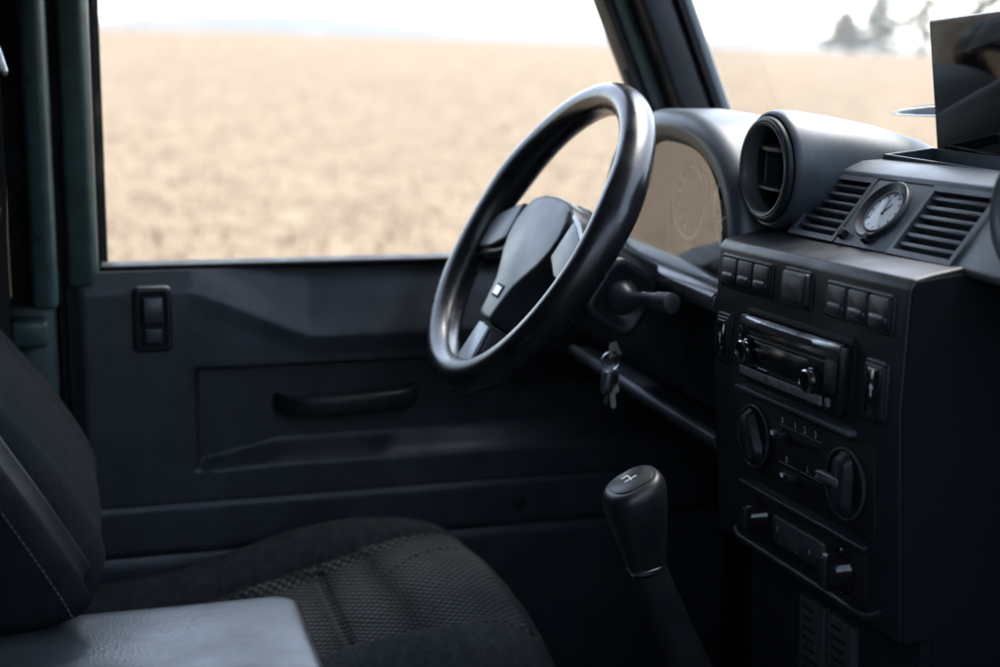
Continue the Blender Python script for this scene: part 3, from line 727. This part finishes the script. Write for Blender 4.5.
# shallow tray on top
tr = MB()
tx0, tx1, ty0, ty1, tz0, tz1 = -.088, .30, .7985, .858, 1.5365, 1.5485
tr.loft([[(tx0, ty0, tz0-.006), (tx1, ty0, tz0-.006), (tx1, ty1, tz0-.006), (tx0, ty1, tz0-.006)],
         [(tx0, ty0, tz1-.006), (tx1, ty0, tz1-.006), (tx1, ty1, tz1), (tx0, ty1, tz1)],
         [(tx0+.004, ty0+.004, tz1-.006), (tx1-.004, ty0+.004, tz1-.006), (tx1-.004, ty1-.004, tz1), (tx0+.004, ty1-.004, tz1)],
         [(tx0+.004, ty0+.004, tz0-.0055), (tx1-.004, ty0+.004, tz0-.0055), (tx1-.004, ty1-.004, tz0-.0055), (tx0+.004, ty1-.004, tz0-.0055)]], False, True)
build('top_tray', tr, 'dash_plastic', dash)

# ------------------------------------------------------------------ radio
rad_ = thing('car_radio', (.015, .655, 1.33), 'black car radio with silver top edge and two round knobs', 'radio')
x0, x1, z0, z1 = -.083, .110, 1.3225, 1.3875
fpart('mounting_frame', 'deep_black', framem(x0, x1, z0, z1, .004, .006, .002), rad_)
fb = fpart('faceplate', 'radio_face', padm(x0+.001, x1-.001, z0+.001, z1-.001, -.001, .013, .003, .002), rad_)
fpart('top_trim', 'brushed', MB().loft([[(x, F(1.385)-.013-.005*math.sin(math.pi*(x-x0)/(x1-x0))*h1, 1.3815+h) for x in [x0+.002+(x1-x0-.004)*k/20 for k in range(21)]] for h, h1 in ((-.0035, .7), (-.002, 1), (.0035, .9), (.0052, .2))]+[[(x, F(1.385)-.008, 1.3872) for x in [x0+.002+(x1-x0-.004)*k/20 for k in range(21)]]], False, False, closed=False), rad_)
fpart('disc_slot', 'deep_black', padm(x0+.022, x1-.022, 1.3700, 1.3735, .0128, .0136, .0012, .0003), rad_)
fpart('slot_edge', 'plate_grey', padm(x0+.022, x1-.022, 1.3675, 1.3692, .0128, .0142, .0008, .0004), rad_)
fpart('display', 'radio_face', padm(x0+.034, x1-.052, 1.3425, 1.3655, .0128, .0140, .002, .0006), rad_)
for k in range(6):
    fpart('preset_button', 'button_grey', padm(x0+.008+.0265*k, x0+.008+.0265*k+.0255, 1.3275, 1.3365, .0128, .0150, .001, .0006), rad_)
fpart('small_button', 'button_grey', padm(x1-.020, x1-.013, 1.329, 1.337, .0128, .0148, .002, .0006), rad_)
for k in range(4):
    fpart('side_button', 'black_plastic', padm(x0+.003, x0+.0085, 1.340+.0095*k, 1.3475+.0095*k, .0128, .0150, .001, .0006), rad_)
fpart('side_button', 'black_plastic', padm(x1-.022, x1-.005, 1.343, 1.372, .0128, .0150, .002, .0008), rad_)
for cx, c2, r_ in ((x0+.0225, 1.3535, .0115), (x1-.042, 1.3480, .0115)):
    y = F(c2)-.0132
    kb = build('radio_knob', MB().lathe([(r_*1.05, 0), (r_*1.05, .002), (r_*.95, .003), (r_*.90, .0075), (r_*.80, .009), (r_*.2, .0085)], (cx, y, c2), (0, -1, 0), 36).map(tilt), 'glossy_black', rad_, sharp=40)
    ring = [(r_*.91, .0070), (r_*.92, .0084), (r_*.82, .0094), (r_*.80, .0080)]
    build('knob_ring', MB().lathe(ring+[ring[0]], (cx, y, c2), (0, -1, 0), 36, False, False).map(tilt), 'chrome', kb)
for cx, c2 in ((x0+.046, 1.3580), (x0+.052, 1.3590)):
    build('stud', MB().lathe([(.0016, 0), (.0014, .002)], (cx, F(c2)-.0138, c2), (0, -1, 0), 12).map(tilt), 'chrome', rad_)
fpart('print_line', 'mark_white', padm(x0+.044, x0+.062, 1.3395, 1.3407, .0128, .0134, .0004, .0001), rad_)
fpart('print_line', 'plate_grey', padm(x1-.074, x1-.060, 1.3395, 1.3407, .0128, .0134, .0004, .0001), rad_)
fpart('lower_trim', 'dash_plastic', padm(-.100, .120, 1.3065, 1.3120, -.001, .009, .0015, .001), rad_)

# ------------------------------------------------------------------ black screen on the dash top
scr = thing('display_screen', (-.01, .86, 1.553), 'flat black glossy screen standing upright on the dash top', 'screen')
def sp(u0, w0, out): # u along the screen, w up, out towards the rear
    lean = -.17; yawn = R(4)
    return Vector((-.094+u0*math.cos(yawn)+.0*w0, .866-u0*math.sin(yawn)+w0*lean-out, 1.5475+w0*.985+u0*.062-out*.17))
def sbox(u0, u1, w0, w1, o0, o1): return MB().loft([[sp(u0, w0, o), sp(u1, w0, o), sp(u1, w1, o), sp(u0, w1, o)] for o in (o0, o1)])
build('screen_case', sbox(0, .185, -.010, .131, -.008, 0), 'glossy_black', scr, bevel=.0012)
build('screen_glass', sbox(.002, .183, -.008, .129, .0002, .0012), 'display_glass', scr)
mk = MB()
for k in range(9):
    q = sbox(.0045, .0060, .012+.0033*k, .0142+.0033*k, .0013, .0015); b = len(mk.v); mk.v += q.v; mk.f += [tuple(i+b for i in f) for f in q.f]
build('edge_print', mk, 'plate_grey', scr, smooth=False)
bl = []
for x, h in ((-.211, .0006), (-.195, .0040), (-.170, .0062), (-.138, .0076), (-.085, .0076)):
    zc = 1.5775+(x+.211)*.075; g_ = min(1, h/.006)
    bl.append([(x, .892-.008*g_, zc-h*.55), (x, .892+.008*g_, zc-h*.55), (x, .892+.008*g_, zc+h), (x, .892-.003*g_, zc+h)])
br_ = build('side_blade', MB().loft(bl), 'plate_grey', scr, bevel=.0006, seg=2)
build('blade_edge', MB().tube([(-.211, .8845, 1.5775), (-.190, .8835, 1.5812), (-.138, .8835, 1.5875), (-.085, .8835, 1.5915)], [.0005, .0012, .0014, .0014], 8), 'chrome', br_)
build('blade_edge', MB().tube([(-.211, .8845, 1.5770), (-.190, .8835, 1.5762), (-.138, .8835, 1.5785), (-.085, .8835, 1.5815)], [.0005, .0010, .0011, .0011], 8), 'chrome', br_)
build('blade_foot', MB().box(-.115, -.095, .880, .904, 1.524, 1.584), 'black_plastic', scr, bevel=.002)

# ------------------------------------------------------------------ steering wheel
WC = Vector((-.380, .525, 1.4235)); TW = R(31.4)
WU = Vector((0, math.sin(TW), math.cos(TW))); WN = Vector((0, -math.cos(TW), math.sin(TW)))
def wp(x, a, n): return WC+Vector((x, 0, 0))+WU*a+WN*n
wheel = thing('steering_wheel', WC-WN*.05, 'black leather three-spoke steering wheel', 'steering wheel')
RM, RT = .1865, .0200
mb = MB()
def rim(u0, v0):
    a = 2*math.pi*u0; b = 2*math.pi*v0
    th = 1+.05*math.cos(2*a)**8*0
    rr = RT*.92*math.cos(b); nn = RT*1.08*math.sin(b)
    # thumb rests swell the rim slightly beside the upper spokes
    sw = 1+.10*(math.exp(-((math.degrees(a)-160)/14)**2)+math.exp(-((math.degrees(a)-20)/14)**2))
    return wp((RM+rr*sw)*math.cos(a), (RM+rr*sw)*math.sin(a), nn*sw)
mb.grid(rim, 144, 28); build('rim', mb, 'wheel_leather', wheel, sharp=80)
st = MB()
for k in range(150):                          # stitched seam round the inner side of the rim
    a = 2*math.pi*k/150; b = R(155); a2 = a+.028
    p0 = wp((RM+RT*.93*math.cos(b))*math.cos(a), (RM+RT*.93*math.cos(b))*math.sin(a), RT*1.09*math.sin(b)); p1 = wp((RM+RT*.93*math.cos(b))*math.cos(a2), (RM+RT*.93*math.cos(b))*math.sin(a2), RT*1.09*math.sin(b))
    st.tube([p0, p1], .0005, 4)
build('seam', st, 'deep_black', wheel)
def wprism(pts, n0, n1): return MB().loft([[wp(x, a, n) for x, a in pts] for n in (n0, n1)])
def dome(name, pts, n0, n1, m_, parent, rise=.006, ins=.010):
    """plate with softly crowned top"""
    cx = sum(p[0] for p in pts)/len(pts); ca = sum(p[1] for p in pts)/len(pts)
    o = build(name, wprism(pts, n0, n1), m_, parent, bevel=ins, seg=4)
    return o
right = [(0, .053), (.030, .051), (.052, .044), (.064, .030), (.069, .010), (.066, -.012), (.055, -.034), (.040, -.052), (.030, -.066), (.0235, -.090), (.0200, -.113), (0, -.115)]
right = [(x*1.22, a*1.02) for x, a in right]
hubp = right+[(-x, a) for x, a in right[-2:0:-1]]
hub = dome('hub_pad', hubp, -.045, .004, 'hub_plastic', wheel, ins=.009)
build('hub_base', MB().lathe([(.052, -.075), (.060, -.040), (.058, -.030)], WC, WN, 40), 'black_plastic', wheel)
for sx in (-1, 1):
    arm = [(sx*.083, .024), (sx*.120, .008), (sx*.178, -.012), (sx*.184, -.040), (sx*.176, -.056), (sx*.120, -.040), (sx*.066, -.022)]
    sp_ = build('spoke', MB().loft([[wp(x, a, -.034+.018*abs(x)/.18) for x, a in arm], [wp(x, a, -.012+.008*abs(x)/.18) for x, a in arm]]), 'hub_plastic', wheel, bevel=.005)
    pad_ = [(sx*.0872, .034), (sx*.112, .026), (sx*.154, .008), (sx*.163, -.008), (sx*.158, -.042), (sx*.118, -.034), (sx*.0815, -.016)]
    build('spoke_pad', MB().loft([[wp(x, a, -.010) for x, a in pad_], [wp(x, a, .003-.001*abs(x)/.15) for x, a in pad_]]), 'hub_plastic', sp_, bevel=.004)
    if sx > 0:
        edge = [(.0865, .040), (.116, .032), (.157, .013), (.157, .008), (.115, .026), (.0875, .035)]
        build('horn_trim', MB().loft([[wp(x, a, .004) for x, a in edge], [wp(x, a, .0055) for x, a in edge]]), 'spoke_trim', sp_)
bs = [(-.0225, -.1185), (.0225, -.1185), (.029, -.178), (-.029, -.178)]
sp_ = build('spoke', MB().loft([[wp(x, a, -.036+.02*(-a-.13)/.05) for x, a in bs], [wp(x, a, -.004-.004*(-a-.13)/.05) for x, a in bs]]), 'hub_plastic', wheel, bevel=.004)
ti = [(-.0185, -.1195), (.0185, -.1195), (.0235, -.174), (-.0235, -.174)]
build('spoke_insert', MB().loft([[wp(x, a, -.006) for x, a in ti], [wp(x, a, -.0015) for x, a in ti]]), 'spoke_trim', sp_, bevel=.0015)
eb = [(-.0125, -.069), (.0125, -.069), (.0125, -.086), (-.0125, -.086)]
em = build('emblem_bezel', wprism(eb, .002, .0052), 'deep_black', hub, bevel=.001)
build('emblem', wprism([(-.0095, -.072), (.0095, -.072), (.0095, -.083), (-.0095, -.083)], .005, .0060), 'brushed', hub, bevel=.0004)

# ------------------------------------------------------------------ steering column
colm = thing('steering_column', (-.38, .64, 1.34), 'black steering column shroud with control stalk behind the wheel', 'steering column')
def cpnt(x, a, n): return wp(x, a, n)
sec = rrect(.118, .104, .022, 4); sec2 = rrect(.125, .116, .020, 4)
build('shroud', MB().loft([[cpnt(p[0], p[1]-.008, -.066) for p in rrect(.100, .090, .022, 4)], [cpnt(p[0], p[1]-.008, -.074) for p in sec], [cpnt(p[0], p[1]-.012, -.16) for p in sec2], [cpnt(p[0], p[1]-.012, -.30) for p in rrect(.115, .11, .02, 4)]]), 'black_plastic', colm, sharp=50)
# stalk plate on the shroud's flank: local axes run along the column (f) and up across it (a)
def cp2(f, a, out): return wp(.0625+out, a, -f)
plp = rrect(.074, .080, .018, 5)
pz = build('stalk_plate', MB().loft([[cp2(.108+p[0], -.010+p[1], -.004) for p in plp], [cp2(.108+p[0], -.010+p[1], .003) for p in plp], [cp2(.108+p[0]*.93, -.010+p[1]*.93, .006) for p in plp], [cp2(.108+p[0]*.74, -.010+p[1]*.74, .0055) for p in plp], [cp2(.108+p[0]*.70, -.010+p[1]*.70, .003) for p in plp]], False, True), 'panel_plastic', colm, sharp=60)
sc0 = cp2(.108, -.010, .004)
stk = build('control_stalk', MB().tube(spline([sc0, sc0+Vector((.020, .002, .001)), sc0+Vector((.046, .010, .005)), sc0+Vector((.066, .016, .007))], 5), [.021, .020, .0185, .0160, .0130, .0108, .0096, .0090, .0088, .0088, .0090, .0092, .0094, .0096, .0097, .0098], 18), 'hub_plastic', colm)
t0 = sc0+Vector((.0665, .016, .007)); dv = Vector((.024, .006, .002))
build('stalk_tip', MB().tube([t0, t0+dv*.05, t0+dv*.5, t0+dv*.95, t0+dv], [.0100, .0112, .0118, .0116, .0095], 18), 'plate_grey', stk, sharp=40)
build('stalk_ring', MB().tube([t0-dv*.05, t0+dv*.03], [.0110, .0110], 18), 'ring_grey', stk)
build('stalk_mark', MB().box(t0.x-.032, t0.x-.020, t0.y-.008, t0.y-.003, t0.z+.0030, t0.z+.0055), 'mark_white', stk)
ig0 = Vector((-.335, .626, 1.297))
build('ignition_lock', MB().lathe([(.017, -.02), (.017, .004), (.013, .009), (.006, .009)], ig0, (.55, -.75, -.05), 24), 'black_plastic', colm, sharp=40)

# keys hanging below
ks = thing('key_bunch', ig0+Vector((.012, -.012, -.02)), 'small bunch of worn metal keys hanging under the steering column', 'keys')
kd = Vector((.55, -.75, -.05)).normalized(); kp = ig0+kd*.010
build('key', MB().box(-.0012, .0012, -.002, .024, -.009, .009).map(lambda x, y, z: tuple(kp+kd*y+Vector((0, 0, 1))*z+kd.cross(Vector((0, 0, 1)))*x)), 'key_metal', ks, bevel=.0008)
rc = kp+kd*.022+Vector((0, 0, -.012))
build('ring', MB().tube([rc+Vector((0, math.cos(a)*.011, math.sin(a)*.011)) for a in [2*math.pi*k/24 for k in range(25)]], .0011, 8), 'chrome', ks)
def hang_key(ang, ln, w, m_):
    pr = [(-w, 0), (-w*1.1, -.012), (-w*.8, -.020), (-w*.35, -.022), (-w*.35, -ln), (0, -ln-.003), (w*.35, -ln), (w*.35, -ln*.7), (w*.5, -ln*.66), (w*.35, -ln*.6), (w*.35, -.022), (w*.8, -.020), (w*1.1, -.012), (w, 0)]
    a = R(ang); o0 = rc+Vector((0, 0, -.010))
    def mp(x, y, z):
        q = Vector((y, x*math.cos(a)-z*math.sin(a), x*math.sin(a)+z*math.cos(a))); return tuple(o0+q)
    return build('key', MB().prism(pr, 'y', -.001, .001).map(mp), m_, ks, bevel=.0005, seg=2)
hang_key(8, .046, .0095, 'key_metal'); hang_key(-10, .040, .0085, 'brushed').location += Vector((.004, .002, 0)); hang_key(22, .032, .008, 'key_metal').location += Vector((-.004, 0, .002))
build('fob', MB().lathe([(.0075, 0), (.0078, -.01), (.0072, -.022), (.004, -.026)], rc+Vector((.006, -.004, -.012)), (0, .1, 1), 16), 'brushed', ks)

# ------------------------------------------------------------------ gear lever
gear = thing('gear_lever', (0, .60, .92), 'black gear lever with rounded knob and thin chrome collar', 'gear lever')
g0, g1, g2 = Vector((.0, .594, .985)), Vector((.0, .516, 1.160)), Vector((.0, .498, 1.243))
ax1 = (g1-g0).normalized(); ax2 = (g2-g1).normalized()
def sect(c, ax, w, h, r_, n=6):
    a = Vector((1, 0, 0)); b = ax.cross(a).normalized(); return [c+a*p[0]+b*p[1] for p in rrect(w, h, r_, n)]
mb = MB(); loops = []
KT = Vector((.30, -.30, 0))
def kax(h): return (ax2+KT*(h/.09)**1.5).normalized()
for h, w, d_ in ((0, .036, .035), (.014, .040, .039), (.034, .047, .046), (.054, .053, .053), (.066, .056, .057), (.074, .0565, .0575), (.080, .0545, .0555), (.0845, .050, .051), (.0865, .045, .046), (.0868, .043, .044)):
    loops.append(sect(g1+ax2*h, kax(h), w*1.05, d_*1.05, min(w, d_)*.42))
mb.loft(loops, True, True); kn = build('knob', mb, 'knob_plastic', gear, sharp=60)
ta = kax(.0868); topc = g1+ax2*.0868
build('knob_cap', MB().loft([sect(topc+ta*h, ta, w, w*1.02, w*.42) for h, w in ((-.001, .041), (.0008, .0405), (.0014, .038))]), 'knob_plastic', kn)
topc = topc+ta*.0012
ua = Vector((1, 0, 0)); ua = (ua-ta*ua.dot(ta)).normalized(); ub = ta.cross(ua)
mk = MB()
def ln_(p, q, w=.0005):
    p, q = Vector(p), Vector(q); d_ = (q-p).normalized(); s_ = Vector((-d_.y, d_.x))*w
    mk.loft([[topc+ua*v.x+ub*v.y+ta*.0004 for v in (p-s_, p+s_, q+s_, q-s_)]], False, True)
ln_((-.0075, 0), (.0105, 0))
for x in (-.0075, -.0015, .0045, .0105):
    ln_((x, .0065 if x > -.007 else 0), (x, -.0065 if x < .01 else 0))
build('shift_pattern', mk, 'mark_white', kn, smooth=False)
build('collar', MB().loft([sect(g1+ax2*h, ax2, w, w*.95, w*.42) for h, w in ((-.004, .036), (-.003, .039), (.001, .0395), (.003, .036))]), 'brushed', gear)
build('shaft', MB().loft([sect(g0.lerp(g1, t), ax1, w, w, w*.45) for t, w in ((-.35, .075), (0, .052), (.4, .042), (.8, .036), (.97, .034))]), 'knob_plastic', gear)

# ------------------------------------------------------------------ seats
def knee(t): return t
seat = thing('driver_seat', (-.395, .2, .865), 'driver seat with dark fabric bolsters and dimpled knit centre', 'car seat')
XS, HW, YB, YF = -.395, .238, -.06, .540
ZC = [(-.06, .900), (.10, .915), (.20, .940), (.30, .968), (.38, .990), (.44, 1.000), (.485, .994), (.515, .968), (.533, .925), (.540, .875)]
def smooth_tab(tab, x):
    i = 0
    while i < len(tab)-2 and x > tab[i+1][0]: i += 1
    (x0, y0), (x1, y1) = tab[i], tab[i+1]
    m0 = (y1-tab[i-1][1])/(x1-tab[i-1][0]) if i > 0 else (y1-y0)/(x1-x0)
    m1 = (tab[i+2][1]-y0)/(tab[i+2][0]-x0) if i+2 < len(tab) else (y1-y0)/(x1-x0)
    h = x1-x0; t = max(0, min(1, (x-x0)/h))
    return (2*t**3-3*t*t+1)*y0+(t**3-2*t*t+t)*h*m0+(-2*t**3+3*t*t)*y1+(t**3-t*t)*h*m1
def cush(u0, v0, lift=0):
    """u0 across (0..1), v0 back to front (0..1)"""
    t = 2*u0-1; xn = math.copysign(1-(1-abs(t))**1.9, t)
    yn = 1-(1-v0)**1.9
    yb = YB+(YF-YB)*yn
    y = yb-.030*xn*xn*sst(.5, 1, yn)     # front edge bows forward
    fx = max(0., (abs(xn)-.62)/.38); q = fx**1.7
    drop = 1-math.sqrt(max(0, 1-q*q))
    z = smooth_tab(ZC, yb)
    bh = .044*(1-sst(.26, .50, yb))+.010*(1-sst(.44, .53, yb))
    z += bh*sst(.52, .80, abs(xn))-.10*drop*(1-.6*sst(.48, .54, yb))
    z += .004*noise.noise(Vector((xn*2.2, y*9, 2)))+.0015*noise.noise(Vector((xn*7, y*26, 5)))
    xb = .62+.06*sst(.6, 1, yn)
    s1 = math.exp(-((abs(xn)-xb)*HW/.0045)**2)
    s2 = math.exp(-((y-.290)/.004)**2)*(1 if abs(xn) < xb else 0)
    z -= .0075*s1*(1-.7*sst(.49, .53, yb))+.0055*s2
    return Vector((XS+HW*xn, y, z+lift))
def xbound(v0):
    yn = 1-(1-v0)**1.9; return .62+.06*sst(.6, 1, yn)
def sel(kind):
    def k(a, b):
        t = 2*a-1; xn = math.copysign(1-(1-abs(t))**1.9, t); y = YB+(YF-YB)*(1-(1-b)**1.9)
        if kind == 'cf': return abs(xn) < xbound(b) and y-.030*xn*xn*sst(.5, 1, 1-(1-b)**1.9) >= .290
        if kind == 'cb': return abs(xn) < xbound(b) and y-.030*xn*xn*sst(.5, 1, 1-(1-b)**1.9) < .290
        return (xn <= -xbound(b)) if kind == 'l' else (xn >= xbound(b))
    return k
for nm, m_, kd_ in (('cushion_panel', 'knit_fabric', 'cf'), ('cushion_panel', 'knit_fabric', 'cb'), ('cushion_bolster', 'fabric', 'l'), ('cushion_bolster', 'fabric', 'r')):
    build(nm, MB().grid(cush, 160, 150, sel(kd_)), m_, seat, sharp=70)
build('cushion_base', MB().box(XS-HW+.006, XS+HW-.006, YB, .490, .8605, .885), 'fabric', seat, bevel=.01)
stt = MB()
def cush_at(x, y):
    xn = (x-XS)/HW; t = math.copysign(1-(1-abs(xn))**(1/1.9), xn); yn = (y-YB)/(YF-YB); v0 = 1-(1-yn)**(1/1.9)
    return cush((t+1)/2, v0)
for k in range(12):                          # dashed row of stitches across the front half
    y = .360+.0095*k; x = -.450-.040*math.sin(k/11*1.7)
    p0, p1 = cush_at(x, y), cush_at(x-.0012, y+.0055); stt.tube([p0+Vector((0, 0, .0004)), p1+Vector((0, 0, .0004))], .0012, 6)
build('stitching', stt, 'deep_black', seat)

def backrest(parent, xc, hw, line, thick, m_, name, zs, ex=3.0, nz=60, nx=40):
    """padded back: line = [(z, y of the front face)] """
    mb = MB(); loops = []
    z0, z1 = zs
    for i in range(nz+1):
        q = i/nz; z = lerp(z0, z1, q); yf = interp_s(line, z)
        en = min(1., min(q, 1-q)/.10); cap = (1-(1-en)**2.4)**(1/2.4)
        lp_ = []
        for k in range(nx):
            a = 2*math.pi*k/nx; c, s_ = math.cos(a), math.sin(a)
            px = hw*math.copysign(abs(c)**(2/ex), c)*(1-.12*(1-cap)); py = thick/2*math.copysign(abs(s_)**(2/ex), s_)*max(.03, cap)
            bol = .012*math.exp(-((abs(px)/hw-.78)/.16)**2) if s_ > 0 else 0
            lp_.append((xc+px, yf-thick/2+py+bol*cap, z))
        loops.append(lp_)
    mb.loft(loops); return build(name, mb, m_, parent, sharp=70)
def interp_s(tab, x):
    # smooth interpolation
    for (x0, y0), (x1, y1) in zip(tab, tab[1:]):
        if x <= x1 or (x1, y1) == tab[-1]:
            i = tab.index((x0, y0)); m0 = ((y1-tab[i-1][1])/(x1-tab[i-1][0])) if i > 0 else (y1-y0)/(x1-x0)
            m1 = ((tab[i+2][1]-y0)/(tab[i+2][0]-x0)) if i+2 < len(tab) else (y1-y0)/(x1-x0)
            h = x1-x0; t = max(0, min(1, (x-x0)/h))
            return (2*t**3-3*t*t+1)*y0+(t**3-2*t*t+t)*h*m0+(-2*t**3+3*t*t)*y1+(t**3-t*t)*h*m1
backrest(seat, -.395, .215, [(.95, .0), (1.08, .010), (1.13, .022), (1.19, -.004), (1.256, -.048), (1.333, -.106), (1.368, -.132), (1.50, -.220), (1.66, -.29)], .13, 'shaded_fabric', 'backrest', (.95, 1.66))
build('recliner_lever', MB().tube(spline([(-.172, .03, 1.045), (-.168, .055, 1.052), (-.165, .075, 1.056)], 4), [.006]*9, 10), 'glossy_black', seat)
build('hinge_cover', MB().lathe([(.030, 0), (.030, .008), (.024, .012), (.008, .013)], (-.182, .012, 1.035), (1, 0, 0), 28), 'black_plastic', seat, sharp=40)

pad = thing('centre_backrest', (-.116, -.08, 1.122), 'black leather backrest pad with stitched edge at the left end of the box lid', 'backrest')
ln = [(1.121, .012), (1.155, -.004), (1.187, -.021), (1.232, -.046), (1.271, -.069), (1.42, -.155)]
backrest(pad, -.116, .050, ln, .19, 'pad_leather', 'padding', (1.1215, 1.42), ex=6)
sm = MB()
for k in range(44):
    z = 1.135+.0055*k; y = interp_s(ln, z)
    sm.tube([(-.0652, y-.016, z), (-.0652, interp_s(ln, z+.0036)-.016, z+.0036)], .0008, 5)
build('stitching', sm, 'thread', pad)

# ------------------------------------------------------------------ cubby box
cub = thing('cubby_box', (.0, -.08, .862), 'storage box between the seats with worn grey leatherette lid', 'storage box')
build('box_body', MB().box(-.112, .118, -.34, .180, .862, 1.091), 'black_plastic', cub, bevel=.008)
lid = rrect(.246, .548, .020, 6); lc = (.010, -.077)
mb = MB(); lo = []
for ins, z in ((.004, 1.0915), (0, 1.097), (0, 1.110), (.0025, 1.1165), (.007, 1.1195), (.014, 1.1205)):
    lo.append([(lc[0]+p[0]*(1-ins/.123), lc[1]+p[1]*(1-ins/.274), z) for p in lid])
mb.loft(lo); build('lid', mb, 'lid_leather', cub, sharp=70)
build('lid_catch', MB().box(-.02, .04, .181, .190, 1.06, 1.085), 'black_plastic', cub, bevel=.003)

# ------------------------------------------------------------------ seat belt at the door post
belt = thing('seat_belt', (-.60, -.075, 1.1), 'black seat belt with metal guide hanging at the left door post', 'seat belt')
build('webbing', MB().loft([[(-.588, -.115, z), (-.588, -.069+.002*math.sin(z*9), z), (-.5865, -.069+.002*math.sin(z*9), z), (-.5865, -.115, z)] for z in [1.0+.03*k for k in range(22)]]), 'belt_web', belt)
gl = [(-.60, -.125, 1.66), (-.60, -.085, 1.655), (-.60, -.066, 1.630), (-.60, -.058, 1.600), (-.60, -.062, 1.593), (-.60, -.080, 1.612), (-.60, -.125, 1.622)]
build('belt_guide', MB().loft([[(x+o_, y, z) for x, y, z in gl] for o_ in (0, .012)]), 'brushed', belt, bevel=.003)
build('belt_buckle', MB().loft([[(-.585+o_, y, z) for y, z in ((-.12, 1.455), (-.082, 1.452), (-.074, 1.440), (-.076, 1.428), (-.09, 1.422), (-.12, 1.425))] for o_ in (0, .010)]), 'panel_plastic', belt, bevel=.002)

# ------------------------------------------------------------------ passenger door, closed with its window down
pd = thing('passenger_door', (.70, .4, .62), 'passenger door with its window wound down', 'car door')
build('door_skin', MB().box(.70, .745, -.10, .96, .50, 1.33), 'green_paint', pd, bevel=.01)
build('upper_panel', MB().box(.665, .699, -.09, .93, .70, 1.325), 'door_plastic', pd, bevel=.01)

# ------------------------------------------------------------------ mist over the field
mb = MB().box(-2600, 2600, -2600, 2600, -3, 45)
me = bpy.data.meshes.new('haze'); me.from_pydata(mb.v, [], mb.f)
hz_ = bpy.data.objects.new('haze', me); place(hz_, None); tag(hz_, 'pale mist hanging over the field', 'haze', kind='stuff')
m = bpy.data.materials.new('haze_air'); m.use_nodes = True; n = m.node_tree; n.nodes.clear()
o = n.nodes.new('ShaderNodeOutputMaterial'); pv = n.nodes.new('ShaderNodeVolumePrincipled')
pv.inputs['Color'].default_value = (.97, .965, .955, 1); pv.inputs['Density'].default_value = .00022; pv.inputs['Anisotropy'].default_value = .3
n.links.new(pv.outputs[0], o.inputs['Volume']); me.materials.append(m)
